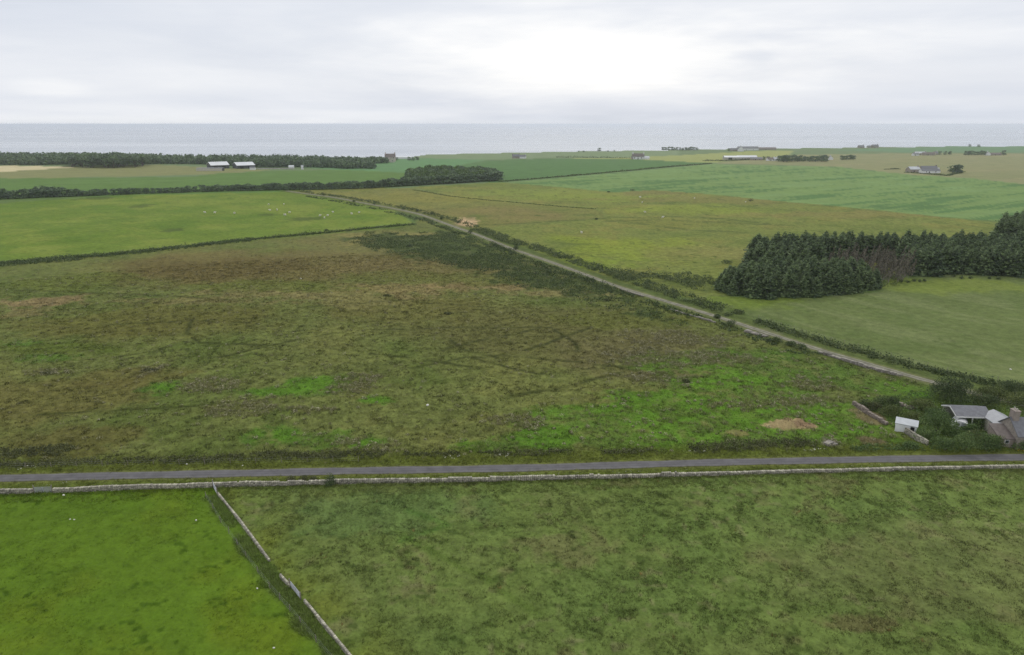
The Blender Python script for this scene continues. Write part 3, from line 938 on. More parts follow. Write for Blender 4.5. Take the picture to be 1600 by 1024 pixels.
F = G['F']
nearm = (G['rd'] > 1.35) & (G['td'] > 2.0) & (G['r'] > 55)
tufts('pasture_grass', 'short bright green grazed grass in the near left field', F['pasture'] * nearm * (G['r'] < 150) * (.25 + (G['fine'] + G['mid'] > .1)), 16000, 7, .13, .16, .06, (.72, 1.12))
tufts('meadow_grass', 'dull green uneven grass in the near right field', F['meadow'] * nearm * (G['r'] < 190) * (.35 + 1.2 * (G['fine'] + .6 * G['mid'] > .05)), 52000, 7, .2, .2, .07, (.65, 1.35), ((110, 108, 66), .35))
tufts('meadow_rush', 'darker rush clumps dotted over the near right field', F['meadow'] * nearm * (G['r'] < 190) * (G['fine'] > .12), 1300, 14, .38, .22, .05, (.5, .8))
tufts('dead_dock', 'small tan seed heads standing in the near right field', F['meadow'] * nearm * (G['r'] < 120) * (G['fine'] > .2), 60, 12, .38, .16, .06, (.9, 1.1), ((170, 132, 84), .95))
moor_ok = F['moor'] * nearm * (1 - .9 * G['dk'])
tufts('moor_grass', 'coarse olive and brown grass over the moor', moor_ok * (G['r'] < 330) * (1 - .75 * G['lush']) * (.4 + (G['fine'] > .0)), 85000, 6, .3, .34, .11, (.75, 1.5), ((124, 124, 74), .40), power=.85)
tufts('moor_tussock', 'dark tussocks scattered over the moor', moor_ok * (G['r'] < 330) * (1 - .4 * G['lush']) * (G['fine'] > .06), 8000, 11, .42, .38, .12, (.42, .75), power=.85)
tufts('pale_rush', 'pale straw coloured rush clumps on the wet side of the moor', moor_ok * np.clip(G['dead'] * 1.0 + G['lush'] * .22 * (G['fine'] > .08) + .02, 0, 1), 7500, 12, .5, .42, .13, (1.0, 1.6), ((160, 154, 120), .85))
tufts('lush_grass', 'vivid green grass in the wet flushes of the moor', moor_ok * G['lush'], 14000, 6, .18, .3, .1, (.6, 1.1))
tufts('verge_grass', 'long grass along both sides of the road', nearm * (G['rd'] < 8.5) * (G['rd'] > 1.35), 24000, 7, .30, .24, .07, (.8, 1.5), ((132, 132, 70), .4), power=.9)
tufts('wall_grass', 'tufts of long grass along the foot of the roadside wall', nearm * (line_d(WALL, G['V'][:, 0].astype(float), G['V'][:, 1].astype(float)) < 1.1), 3800, 9, .42, .22, .07, (.6, 1.3), ((110, 116, 60), .4))
tufts('rank_grass', 'long grey green grass between the wire fence and the thin wall', nearm * (G['strip'] + 3.0 * (G['mid'] + .3 * G['fine']) > .1) * (G['strip'] > -1.2), 4200, 8, .36, .3, .07, (1.3, 2.3), ((120, 128, 84), .5))


def leafy(P, rad, hgt_, nq, size, tone, flat=.0):
    """domes of leaf-sized faces: returns vertices, quads, tone"""
    m = len(P)
    rad = np.broadcast_to(rad, (m,)); hgt_ = np.broadcast_to(hgt_, (m,)); tone = np.broadcast_to(tone, (m,)); size = np.broadcast_to(size, (m,))
    P = np.repeat(P, nq, 0); rad = np.repeat(rad, nq); hh = np.repeat(hgt_, nq); tn = np.repeat(tone, nq); sz = np.repeat(size, nq)
    k = len(P)
    d = RNG.normal(size=(k, 3)); d[:, 2] = np.abs(d[:, 2]) * (1 - flat) - .12
    d /= np.linalg.norm(d, axis=1)[:, None]
    q = RNG.uniform(.62, 1.08, k)
    c = P + d * np.stack([rad * q, rad * q, hh * q], 1)
    return leafquads(c, d, sz * RNG.uniform(.6, 1.35, k), tn + RNG.uniform(-.22, .22, k))


def leafquads(c, d, s, tone, rough=.75):
    k = len(c)
    n = d + RNG.normal(size=(k, 3)) * rough
    n /= np.linalg.norm(n, axis=1)[:, None] + 1e-9
    t = np.cross(n, RNG.normal(size=(k, 3))); t /= np.linalg.norm(t, axis=1)[:, None] + 1e-9
    b = np.cross(n, t)
    t = t * (s / 2)[:, None]; b = b * (s / 2 * RNG.uniform(.5, .9, k))[:, None]
    V = np.stack([c - t, c - b * 1.0 + t * .15, c + t, c + b], 1).reshape(-1, 3)
    return V, np.arange(k * 4).reshape(-1, 4), np.repeat(tone, 4)


def hug(x, y):
    return np.stack([x, y, hgt(x, y)], 1)


def strip_points(P, half, spacing, ends=True):
    """points scattered in a band along a line"""
    out = []
    for (ax, ay), (bx, by) in zip(P[:-1], P[1:]):
        L = math.hypot(bx - ax, by - ay)
        n = max(1, int(L / spacing))
        t = (np.arange(n) + RNG.uniform(0, 1, n)) / n
        o = RNG.uniform(-1, 1, n) * (half if not hasattr(half, '__len__') else half[0])
        out.append(np.stack([ax + (bx - ax) * t - (by - ay) / L * o, ay + (by - ay) * t + (bx - ax) / L * o], 1))
    return np.concatenate(out)


def poly_points(P, spacing, jit=.45):
    x0, y0 = P.min(0); x1, y1 = P.max(0)
    xs, ys = np.arange(x0, x1, spacing), np.arange(y0, y1, spacing * .87)
    X, Y = np.meshgrid(xs, ys)
    X[1::2] += spacing / 2
    X = X.ravel() + RNG.uniform(-jit, jit, X.size) * spacing
    Y = Y.ravel() + RNG.uniform(-jit, jit, Y.size) * spacing
    ok = poly_sd(P, X, Y) > 0
    return np.stack([X[ok], Y[ok]], 1)


def scrub(name, label, cat, P, rad, h, nq, size, mat, kind=None, group=None, gap=0.0, seed=0):
    """low leafy growth at many points, one mesh"""
    if gap:
        P = P[fbm(P[:, 0] / 7, P[:, 1] / 7, seed + 50, 3) > gap]
    n = len(P)
    s = RNG.uniform(.45, 1.4, n) * (.45 + 1.2 * fbm(P[:, 0] / 6, P[:, 1] / 6, seed + 55, 3))
    V, Q, T = leafy(hug(P[:, 0], P[:, 1]), rad * s, h * s, nq, size, .5 + .6 * (fbm(P[:, 0] / 5, P[:, 1] / 5, seed + 60, 3) - .5) + RNG.uniform(-.18, .18, n))
    o = link(name, mesh_np(name, V, Q, None, dict(tone=T), (mat,)))
    return tag(o, label, cat, group, kind)


# big rush and dead bracken clumps, pale at the tips
w_ = G['area'] * F['moor'] * (G['rd'] > 5) * (G['td'] > 4) * np.clip(G['dead'] * 1.0 + .28 * G['lush'] * (G['mid'] > .04) + .02, 0, 1) * (G['r'] < 330)
i_ = RNG.choice(len(w_), 1700, p=w_ / w_.sum(), replace=False)
P_ = G['V'][i_].astype(float)
s_ = RNG.uniform(.5, 1.25, len(i_)) * RNG.choice([.7, 1.0, 1.3], len(i_))
V_, Q_, T_ = leafy(P_, .62 * s_, .5 * s_, 46, .2, .18 + RNG.uniform(-.1, .22, len(i_)))
top_ = np.repeat(np.clip((V_[:, 2] - np.repeat(P_[:, 2], 46 * 4)) / np.repeat(.5 * s_, 46 * 4), 0, 1.2), 1)
tag(link('rush_clumps', mesh_np('rush_clumps', V_, Q_, None, dict(tone=T_ + .5 * top_), (M['rush'],))), 'knee high rush and bracken clumps with pale dry tips on the wet moor', 'rushes', kind='stuff')

HP = world_poly(HEATH_PX)
HQ = poly_points(HP + (HP - HP.mean(0)) * .10, 1.55)
HQ = HQ[poly_sd(HP, HQ[:, 0], HQ[:, 1]) + (fbm(HQ[:, 0] / 9, HQ[:, 1] / 9, 88, 4) - .5) * 40 > -2.5]
HQ = HQ[line_d(TRACK, HQ[:, 0], HQ[:, 1]) > 2.6]
scrub('heath_scrub', 'dark green gorse and heather scrub spreading over the back of the moor beside the track', 'scrub', HQ, 1.15, .9, 13, .42, M['heath'], 'stuff', gap=.38, seed=1)
for nm, lab, pts, half, sp, rad, h, gap, mat in (
        ('track_scrub', 'dark gorse scrub in a broken strip on the far side of the track', [(745, 358), (800, 378), (850, 391), (900, 408), (960, 428), (1030, 452), (1090, 472), (1150, 492)], 4.6, .13, 1.1, 1.2, .33, 'gorse'),
        ('corner_scrub', 'dark gorse scrub thickening where the rough pasture meets the track', [(960, 432), (1000, 428), (1050, 430), (1090, 440), (1120, 452)], 9.5, .08, 1.2, 1.2, .36, 'gorse'),
        ('bank_scrub', 'dark heather bank between the track and the pale green field', [(1180, 502), (1250, 524), (1330, 546), (1400, 566), (1470, 584), (1540, 598), (1620, 612), (1720, 640)], 2.4, .16, .95, 1.1, .27, 'gorse'),
        ('track_fringe', 'dark bushes fringing the moor side of the track', [(655, 341), (700, 358), (740, 373), (800, 397), (850, 415), (905, 434), (965, 458), (1040, 482), (1110, 503), (1180, 526), (1270, 556)], 2.8, .3, .8, .8, .42, 'heath'),
        ('track_thicket', 'taller dark bushes hiding a stretch of the track at the back of the moor', [(766, 380), (785, 389), (804, 396)], 1.2, .35, 1.1, 1.5, .3, 'gorse'),
        ('track_thicket', 'taller dark bushes hiding the track where it leaves the heath', [(898, 431), (930, 442), (962, 454)], 1.4, .4, 1.1, 1.4, .36, 'gorse'),
        ('upper_fringe', 'low dark bushes along the far stretch of the track', [(470, 299), (520, 306), (570, 314), (620, 322), (670, 334), (710, 344), (745, 356)], 3.4, .4, 1.1, 1.2, .36, 'gorse'),
        ('lower_fringe', 'low dark bushes between the sheep field and the track', [(480, 307), (540, 318), (590, 327), (640, 339), (655, 345)], 3.0, .5, 1.0, 1.0, .42, 'gorse')):
    scrub(nm, lab, 'scrub', strip_points(world_poly(pts), half, sp), rad, h, 13, .5, M[mat], 'stuff', gap=gap, seed=len(pts) + int(sp * 100))
for nm, lab, pts, half, sp, rad, h, gap, mat in (
        ('roadside_scrub', 'dark low scrub on the moor side of the road at the left edge', [(-90, 722), (-30, 716), (30, 708), (80, 703), (110, 706)], 2.2, .10, .75, .6, .25, 'scrub'),
        ('roadside_scrub', 'dark scrub strip along the road below the left half of the moor', [(-80, 732), (0, 727), (100, 724), (200, 721), (330, 718), (380, 715)], 1.1, .16, .6, .55, .34, 'scrub'),
        ('roadside_scrub', 'dark scrub strip along the road between the green flushes and the tarmac', [(390, 714), (450, 712), (520, 710), (600, 711)], 1.5, .12, .65, .6, .3, 'scrub'),
        ('roadside_scrub', 'low brown scrub beside the road at the middle of the moor edge', [(630, 712), (690, 711), (780, 710), (860, 708), (960, 707), (1040, 705)], .9, .2, .6, .6, .38, 'scrub'),
        ('roadside_scrub', 'thick dark scrub beside the road below the sandy bare patch', [(1080, 702), (1130, 699), (1200, 695), (1270, 693)], 1.8, .10, .75, .75, .3, 'scrub'),
        ('roadside_scrub', 'green scrub beside the road just left of the garden', [(1330, 702), (1380, 700), (1440, 700)], 1.2, .14, .6, .55, .3, 'garden')):
    scrub(nm, lab, 'scrub', strip_points(world_poly(pts), half, sp), rad, h, 22, .26, M[mat], 'stuff', gap=gap, seed=int(pts[0][0]) + 90)

HW = world_poly(HEDGE_PX)
scrub('hedgerow', 'long low overgrown hedge between the sheep field and the brown moor', 'hedge', np.concatenate([strip_points(HW, 2.4, .33), strip_points(HW, 1.2, .4), strip_points(HW[:7] + np.array([0, -1.0]), 5.0, .22), strip_points(HW[:4] + np.array([0, -2.0]), 7.0, .16)]), .95, 1.15, 16, .45, M['heath'], seed=7)
for nm, lab, pts, half, rad, h, sp, gap in (
        ('hedgerow', 'dark hedge dividing the dark green crop from the bright striped crop', [(782, 284.5), (860, 278), (940, 271), (1000, 265.5), (1060, 260), (1112, 256)], 1.8, 1.6, 1.5, 1.2, 0),
        ('hedgerow', 'straight dark hedge left of the white far farmhouse', [(868, 246.2), (920, 246.6), (985, 247.8)], 3, 2.4, 2.6, 2.0, 0),
        ('hedgerow', 'ragged hedge along the top of the brown triangle of rough ground', [(645, 297), (700, 306.5), (760, 313), (830, 319), (930, 327)], 1.4, 1.1, 1.2, .5, 0),
        ('hedgerow', 'dark boundary line on the brown slope left of the roofless cottage', [(1100, 252), (1130, 252), (1175, 250)], 2.4, 2.4, 2, 1.1, 0),
        ('hedgerow', 'dark hedge along the front of the far cottage with white walls', [(1415, 270), (1450, 272.5), (1480, 275), (1505, 269)], 2, 1.5, 1.5, 1.0, 0),
        ('hedgerow', 'short dark hedge on the tan slope above the striped crop', [(1382, 265), (1405, 264.5)], 1.2, 1.5, 1.2, .7, 0)):
    scrub(nm, lab, 'hedge', strip_points(world_poly(pts), half, sp), rad * (1 if rad > 1.3 else .7), h * (1 if rad > 1.3 else .35), 26 if rad > 1.3 else 12, .9 if rad > 1.3 else .5, M['gorse' if rad > 1.3 else 'olive'], seed=int(pts[0][0]), gap=gap)


# ------------------------------------------------------------------ trees
def crown_mesh(name, lobes, n, size, mats, trunk=None, shift=0.0):
    """leaf faces spread through the crown's lobes; gaps stay between them"""
    lobes = np.array(lobes, float)
    w = (lobes[:, 3] * lobes[:, 4] + lobes[:, 3] * lobes[:, 5]) ; w = w / w.sum()
    li = RNG.choice(len(lobes), n, p=w)
    lt = RNG.uniform(.3, .7, len(lobes))
    d = RNG.normal(size=(n, 3)); d[:, 2] = np.where(d[:, 2] < -.3, -d[:, 2] * .6, d[:, 2])
    d /= np.linalg.norm(d, axis=1)[:, None]
    q = RNG.uniform(.55, 1.05, n) ** .7
    c = lobes[li, :3] + d * lobes[li, 3:6] * q[:, None]
    V, Q, T = leafquads(c, d, size * RNG.uniform(.6, 1.35, n), lt[li] + RNG.uniform(-.25, .25, n) + shift)
    return V, Q, T


def broad_lobes(rng, w=.36, lo=.18, n=11, tall=1.0):
    L = []
    for i in range(n):
        a = rng.uniform(0, 2 * math.pi); t = rng.uniform(0, 1)
        z = lo + (1 - lo) * (.18 + .64 * t)
        r = w * math.sin(math.pi * min(1, .22 + .62 * t)) * rng.uniform(.35, .85)
        s = w * rng.uniform(.38, .62)
        L.append((math.cos(a) * r, math.sin(a) * r, z, s, s, s * rng.uniform(.6, .95) * tall))
    L.append((0, 0, .62, w * .7, w * .7, .3))
    if lo < .1:
        L += [(math.cos(a) * w * .55, math.sin(a) * w * .55, .17, w * .5, w * .5, .17) for a in (0, 1.26, 2.5, 3.8, 5.0)]
    return L


def trunk_mb(h, r, rng, n=5, limbs=4, mb=None):
    mb = mb or MB()
    pts = [(rng.uniform(-.02, .02) * h * i, rng.uniform(-.02, .02) * h * i, h * i / 4 - .02) for i in range(5)]
    mb.tube(pts, [r * (1.25 - .9 * i / 4) for i in range(5)], n)
    for k in range(limbs):
        a = k * 2.4 + rng.uniform(0, 1); z = h * rng.uniform(.45, .8)
        e = h * rng.uniform(.25, .42)
        mb.tube([(0, 0, z), (math.cos(a) * e * .5, math.sin(a) * e * .5, z + e * .35), (math.cos(a) * e, math.sin(a) * e, z + e * .9)], [r * .45, r * .3, r * .12], 4)
    return mb


def quick_tree(seed, n, size, mat, w, lo=.12, tall=1.0, shift=0.0):
    """a far tree a few pixels high, of unit height: its crown and its trunk"""
    rng = random.Random(seed)
    V, Q, T = crown_mesh('crown', broad_lobes(rng, w, lo, 10, tall), n, size, None, shift=shift)
    return mesh_np('crown', V, Q, None, dict(tone=T), (mat,)), trunk_mb(.6, .03, rng, 4, 3).mesh('trunk', M['bark'])


belt_meshes = [quick_tree(40 + i, 420, .13, M['broad'], .40 + .05 * (i % 3), .0) for i in range(6)]
wood_meshes = [quick_tree(60 + i, 460, .12, M['broad_light'] if i % 2 else M['broad'], .44, .1, shift=.05) for i in range(6)]


def plant(name, me, x, y, h, wscale, label, cat, group):
    o = thing(name, label, cat, (x, y, float(hgt(x, y)) - .1), random.uniform(0, 6.28), group)
    o.scale = (h * wscale, h * wscale, h)
    link('crown', me[0], o)
    link('trunk', me[1], o)
    return o


# the shelter belt behind the sheep field: height and depth vary along it
BELT_PX = [(-120, 318), (-40, 314), (0, 311.5), (60, 309), (120, 307), (200, 304), (260, 302), (330, 299.5), (400, 298), (460, 297), (520, 296), (580, 294), (640, 290.5), (700, 287), (778, 282.5)]
bw = world_poly(BELT_PX)
acc = 0
for i, ((ax, ay), (bx, by)) in enumerate(zip(bw[:-1], bw[1:])):
    L = math.hypot(bx - ax, by - ay)
    pos = -acc
    while pos < L:
        t = max(0, pos / L)
        for row in range(2):
            px_mid = BELT_PX[i][0] + (BELT_PX[i + 1][0] - BELT_PX[i][0]) * t
            base = np.interp(px_mid, [-100, 60, 90, 140, 250, 400, 560, 640, 780], [7.5, 7.8, 7.5, 5.2, 5.0, 6.2, 6.6, 8.5, 9.5])
            h = base * random.uniform(.8, 1.2)
            off = random.uniform(-1.2, 1.2) - row * 4.5
            x = ax + (bx - ax) * t - (by - ay) / L * off * -1; y = ay + (by - ay) * t + (bx - ax) / L * off * -1
            lab = 'dark leafy tree in the long shelter belt behind the sheep field' if px_mid < 600 else 'dark tree at the tall right end of the shelter belt'
            plant('belt_tree', random.choice(belt_meshes), x, y, h, random.uniform(1.15, 1.65), lab, 'tree', 'trees of the shelter belt' if px_mid < 600 else 'tall trees at the end of the shelter belt')
        pos += random.uniform(3.6, 6.2)
    acc = L - (pos - 0) if False else 0
# taller bush heads at the left end of the belt
for px_, py_, h in ((4, 309, 8.5), (62, 306, 8.5), (72, 306, 9.5), (82, 306, 8.5)):
    x, y, _ = at(px_, py_)
    plant('belt_tree', belt_meshes[2], float(x), float(y), h, 1.0, 'taller rounded tree rising above the left end of the shelter belt', 'tree', 'tall heads in the shelter belt')

# the light green wood at the right end of the belt
for x, y in poly_points(world_poly([(630, 284), (640, 276), (690, 271), (750, 272), (784, 279), (740, 284.5), (680, 288)]), 9.5, .35):
    plant('wood_tree', random.choice(wood_meshes), x, y, random.uniform(8.5, 12), random.uniform(1.1, 1.4), 'light green tree in the small wood ending the shelter belt', 'tree', 'trees of the small light green wood')
# the rounded clump on the left, in front of the far woods
for x, y in poly_points(world_poly([(108, 261), (118, 257), (170, 255), (222, 257), (228, 261.5), (170, 263.5)]), 15, .35):
    plant('clump_tree', random.choice(wood_meshes[::2]), x, y, random.uniform(15, 20), random.uniform(1.1, 1.4), 'dark tree in the rounded clump at the left behind the green crop', 'tree', 'trees of the rounded clump')


def far_wood(name, label, poly_px, spacing, h, mat):
    P = poly_points(world_poly(poly_px), spacing, .4)
    n = len(P)
    hh = h * RNG.uniform(.75, 1.2, n)
    base = hug(P[:, 0], P[:, 1])
    base[:, 2] += hh * .35
    V, Q, T = leafy(base, spacing * .62 * RNG.uniform(.8, 1.2, n), hh * .65, 46, spacing * .36, .45 + RNG.uniform(-.2, .2, n))
    V2, Q2, T2 = leafy(hug(P[:, 0], P[:, 1]) + np.array([0, 0, 1.0]), spacing * .55, hh * .45, 20, spacing * .36, .35)
    return tag(link(name, mesh_np(name, np.concatenate([V, V2]), np.concatenate([Q, Q2 + len(V)]), None, dict(tone=np.concatenate([T, T2])), (mat,))), label, 'wood', kind='stuff')


far_wood('woods', 'long dark wood on the skyline at the far left', [(-200, 259), (-200, 248), (0, 248), (120, 249), (315, 252), (318, 257), (240, 256.5), (120, 257), (60, 258.5), (0, 258)], 9, 11, M['broad'])
far_wood('woods', 'dark wood on the skyline behind the twin barns', [(312, 257), (330, 252), (400, 252), (480, 253), (575, 257), (585, 264), (540, 264), (480, 262), (400, 262), (340, 258)], 8.5, 10.5, M['broad'])
far_wood('woods', 'small dark wood left of the tall far house', [(574, 255.5), (582, 253), (603, 253), (604, 256)], 8, 9, M['broad'])

# rows and clumps on the skyline at the right
def few(pts, h, label, group, meshes, ws=1.0, name='far_tree'):
    for px_, py_ in pts:
        x, y, _ = at(px_, py_)
        plant(name, random.choice(meshes), float(x), float(y), h * random.uniform(.85, 1.15), ws * random.uniform(.9, 1.2), label, 'tree', group)


few([(1036 + i * 4.4, 235.4) for i in range(13)], 8.5, 'dark tree in the short row on the skyline right of centre', 'row of trees on the skyline', belt_meshes, 1.1)
few([(1218 + i * 4.6 + random.uniform(-1, 1), 253 - (i % 2) * .9) for i in range(17)], 10, 'dark tree in the dense oblong shelter wood right of the grey steading', 'oblong shelter wood', belt_meshes, 1.05)
few([(1229, 253.5), (1224, 253.5)], 12, 'tallest dark tree at the left end of the oblong shelter wood', 'tall end of the oblong shelter wood', belt_meshes, 1.2)
few([(1316, 250.5), (1322, 250.2), (1328, 250), (1333, 250)], 8.5, 'dark tree in the small isolated copse right of the oblong shelter wood', 'small isolated copse', belt_meshes, 1.2)
few([(1494, 271), (1489, 270.5), (1497, 270.5)], 11, 'broad dark tree beside the far white walled cottage', 'trees beside the far cottage', belt_meshes, 1.15)
few([(1508 + i * 5, 243) for i in range(7)], 9, 'dark tree in the row among the far right cottages', 'row of trees at the far right', belt_meshes, 1.0)
few([(1468, 242.5), (1476, 242.5), (1484, 242)], 8, 'dark tree among the far buildings left of the far right row', 'trees among the far buildings', belt_meshes, 1.0)
few([(1568, 243)], 12, 'single dark tree at the right edge among far cottages', None, belt_meshes, .9)
few([(1515, 229.5), (1529, 229.7)], 7, 'lone round tree on the green skyline at the far right', 'lone trees on the skyline', belt_meshes, 1.2)
few([(936, 237)], 8.5, 'single flat topped tree on the skyline right of centre', None, belt_meshes, 1.2)
few([(904, 238), (912, 238), (950, 237.5), (960, 237)], 3.6, 'low bush on the skyline beside the flat topped tree', 'low bushes on the skyline', belt_meshes, 1.5, 'far_bush')
few([(1139, 236.5), (1200, 250.5), (1193, 250.5)], 7, 'small tree standing by the far farm steading', 'small trees by the far steading', belt_meshes, 1.1)
few([(640, 251), (646, 251), (652, 250.5)], 6, 'small dark bush right of the tall far house', 'bushes right of the tall far house', belt_meshes, 1.4, 'far_bush')
few([(620, 251), (597, 252)], 6, 'small dark tree at the foot of the tall far house', 'trees at the foot of the tall far house', belt_meshes, 1.1)


# the conifer plantation
def spruce_mesh(seed, n_whorl=24, ratio=.19, bare=.10):
    rng = np.random.default_rng(seed)
    cs, ds, ss, ts = [], [], [], []
    V, Q, T = [], [], []
    nv = 0
    for i in range(n_whorl):
        t = (i + rng.uniform(-.3, .3)) / n_whorl
        z = bare + (1 - bare) * t
        rad = ratio * (1 - t ** 1.8) ** .95 + .016
        nb = int(9 - 4 * t)
        a0 = rng.uniform(0, 6.28)
        for k in range(nb):
            a = a0 + k * 2 * math.pi / nb + rng.uniform(-.3, .3)
            L = rad * rng.uniform(.72, 1.18)
            w = L * rng.uniform(.28, .42) + .012
            up = rng.uniform(-.1, .5) + .45 * t
            dx, dy = math.cos(a), math.sin(a)
            tone = .5 + rng.uniform(-.34, .34) + .05 * t
            p0 = np.array([dx * .01, dy * .01, z]); p1 = np.array([dx * L * .55, dy * L * .55, z + L * .12 * up - L * .05]); p2 = np.array([dx * L, dy * L, z - L * .30 + L * up])
            sd = np.array([-dy, dx, 0]) * w
            dr = np.array([0, 0, -w * .5])
            vs = [p0 - sd * .25, p0 + sd * .25, p1 + sd + dr, p1 - sd + dr, p2 + sd * .25, p2 - sd * .25, p1 + np.array([0, 0, w * .25]), p0 + np.array([0, 0, .015])]
            V += vs
            Q += [(nv + 0, nv + 7, nv + 6, nv + 3), (nv + 7, nv + 1, nv + 2, nv + 6), (nv + 3, nv + 6, nv + 4, nv + 5), (nv + 6, nv + 2, nv + 4, nv + 5)]
            T += [tone - .15, tone - .15, tone, tone, tone + .22, tone + .22, tone + .1, tone - .1]
            nv += 8
            for _ in range(5):
                f = rng.uniform(.3, 1.0)
                cs.append(p0 + (p2 - p0) * f + rng.normal(size=3) * w * .4); ds.append((dx, dy, .5)); ss.append(w * rng.uniform(.55, .95)); ts.append(tone + rng.uniform(-.15, .25))
    V2, Q2, T2 = leafquads(np.array(cs), np.array(ds), np.array(ss), np.array(ts), .6)
    lv = [(0, 0, 1.01), (.008, 0, .93), (-.004, .007, .93), (-.004, -.007, .93)]
    n0 = len(V) + len(V2)
    return mesh_np('crown', np.concatenate([np.array(V), V2, np.array(lv)]), np.concatenate([np.array(Q), Q2 + len(V)]), [(n0, n0 + 1, n0 + 2), (n0, n0 + 2, n0 + 3), (n0, n0 + 3, n0 + 1)],
                   dict(tone=np.concatenate([np.array(T), T2, np.full(4, .7)])), (M['spruce'],))


spruce_crowns = [spruce_mesh(200 + i, 23 + i % 3, (.215 + .016 * (i % 4)), .03 + .02 * (i % 3)) for i in range(6)]
spruce_trunk = MB().tube([(0, 0, -.03), (0, 0, .35), (0, 0, .7), (0, 0, .97)], [.014, .011, .007, .002], 6).mesh('trunk', M['bark'])


def spruce(x, y, h, w, label, group):
    o = thing('spruce_tree', label, 'tree', (x, y, float(hgt(x, y)) - .1), random.uniform(0, 6.28), group)
    o.scale = (h * w, h * w, h)
    link('trunk', spruce_trunk, o)
    link('crown', random.choice(spruce_crowns), o)
    return o


FRONT_PX = [(1122, 452), (1140, 461), (1185, 467), (1250, 466), (1320, 461), (1372, 453), (1366, 444), (1345, 437), (1300, 434), (1250, 433), (1190, 433), (1150, 437)]
BELTR_PX = [(1165, 426), (1180, 401), (1330, 398), (1480, 397), (1540, 396), (1700, 396), (1720, 440), (1600, 433), (1480, 427), (1440, 433), (1400, 437), (1392, 418), (1350, 408), (1290, 408), (1272, 426), (1200, 430)]
front = poly_points(world_poly(FRONT_PX), 3.7, .3)
rear = poly_points(world_poly(BELTR_PX), 4.3, .32)
GAP = world_poly([(1292, 431), (1296, 408), (1395, 407), (1424, 432), (1416, 444), (1374, 444)])
front = front[poly_sd(GAP, front[:, 0], front[:, 1]) < 0]
rear = rear[poly_sd(GAP, rear[:, 0], rear[:, 1]) < 0]
FPw, RPw = world_poly(FRONT_PX), world_poly(BELTR_PX)
for x, y in front:
    e = poly_sd(FPw, np.array([x]), np.array([y]))[0]
    back_row = y > 262
    h = (7.2 + 3.2 * float(sstep(e, 0, 8))) * random.uniform(.88, 1.1)
    edge = y < 250
    spruce(x, y, h, random.uniform(1.2, 1.55), 'dense dark spruce along the front edge of the near conifer block' if edge else 'dense dark spruce standing deep in the near conifer block', 'spruces at the front edge of the near block' if edge else 'spruces inside the near block')
# the long block behind: the trees that show largest singly, the rest as one forest
order = sorted(range(len(rear)), key=lambda i: rear[i][1] + (0 if abs(rear[i][0]) < 270 else 200))
n_single = max(0, 290 - len(front))
single = set(order[:n_single])
rest = []
for i, (x, y) in enumerate(rear):
    h = random.uniform(9.6, 12.6)
    if i in single:
        spruce(x, y, h, random.uniform(1.2, 1.55), 'dark spruce along the front of the long conifer belt behind the near block', 'spruces of the long belt behind')
    else:
        rest.append((x, y, h))
far_sp = [(x, y, random.uniform(11, 13.5)) for x, y in poly_points(world_poly([(1552, 374), (1562, 366), (1590, 362), (1700, 360), (1720, 378), (1560, 380)]), 5.5, .35)]


def conifer_mass(name, label, pts):
    Vs, Qs, Ts = [], [], []
    n0 = 0
    for me in spruce_crowns[:4]:
        n = len(me.vertices)
        co = np.empty(n * 3, np.float32); me.vertices.foreach_get('co', co)
        tn = np.empty(n, np.float32); me.attributes['tone'].data.foreach_get('value', tn)
        qs = np.array([p.vertices[:] for p in me.polygons if len(p.vertices) == 4], np.int32)
        for x, y, h in pts[spruce_crowns.index(me)::4]:
            a = random.uniform(0, 6.28); w = h * random.uniform(1.15, 1.45)
            c = co.reshape(-1, 3)
            Vs.append(np.stack([(c[:, 0] * math.cos(a) - c[:, 1] * math.sin(a)) * w + x, (c[:, 0] * math.sin(a) + c[:, 1] * math.cos(a)) * w + y, c[:, 2] * h + float(hgt(x, y))], 1))
            Qs.append(qs + n0); Ts.append(tn + random.uniform(-.12, .12)); n0 += n
    return tag(link(name, mesh_np(name, np.concatenate(Vs), np.concatenate(Qs), None, dict(tone=np.concatenate(Ts)), (M['spruce'],))), label, 'forest', kind='stuff')


conifer_mass('conifer_forest', 'mass of dark conifer tops filling the long plantation belt', rest)
conifer_mass('conifer_forest', 'separate dark conifer clump at the right edge above the long belt', far_sp)

# dead and leaning trees in the broken gap between the blocks
def dead_tree(x, y, h, lean, az, label):
    o = thing('dead_tree', label, 'tree', (x, y, float(hgt(x, y)) - .1), az, 'dead trees in the plantation gap')
    mb = MB()
    tip = (lean * h, 0, h * math.sqrt(max(.1, 1 - lean * lean)))
    mb.tube([(0, 0, 0), tuple(c * .5 for c in tip), tip], [.17, .12, .03], 6)
    mb.build('trunk', M['deadwood'], o)
    br = MB()
    rng = random.Random(int(x * 31 + y))
    for k in range(34):
        t = rng.uniform(.18, .98); a = rng.uniform(0, 6.28); L = (1.15 - t) * 1.9 * rng.uniform(.5, 1)
        p = tuple(c * t for c in tip)
        br.bar(p, (p[0] + math.cos(a) * L, p[1] + math.sin(a) * L, p[2] - L * rng.uniform(-.1, .4)), .045)
    br.build('branches', M['deadwood'], o)
    k = 90
    t = RNG.uniform(.2, 1, k); a = RNG.uniform(0, 6.28, k); L = (1.15 - t) * 1.8 * RNG.uniform(.3, 1, k)
    c = np.stack([tip[0] * t + np.cos(a) * L, np.sin(a) * L, tip[2] * t - L * .15], 1)
    V, Q, T = leafquads(c, np.stack([np.cos(a), np.sin(a), np.full(k, .3)], 1), np.full(k, .6), RNG.uniform(.1, .9, k))
    link('dead_foliage', mesh_np('dead_foliage', V, Q, None, dict(tone=T), (M['dry'],)), o)


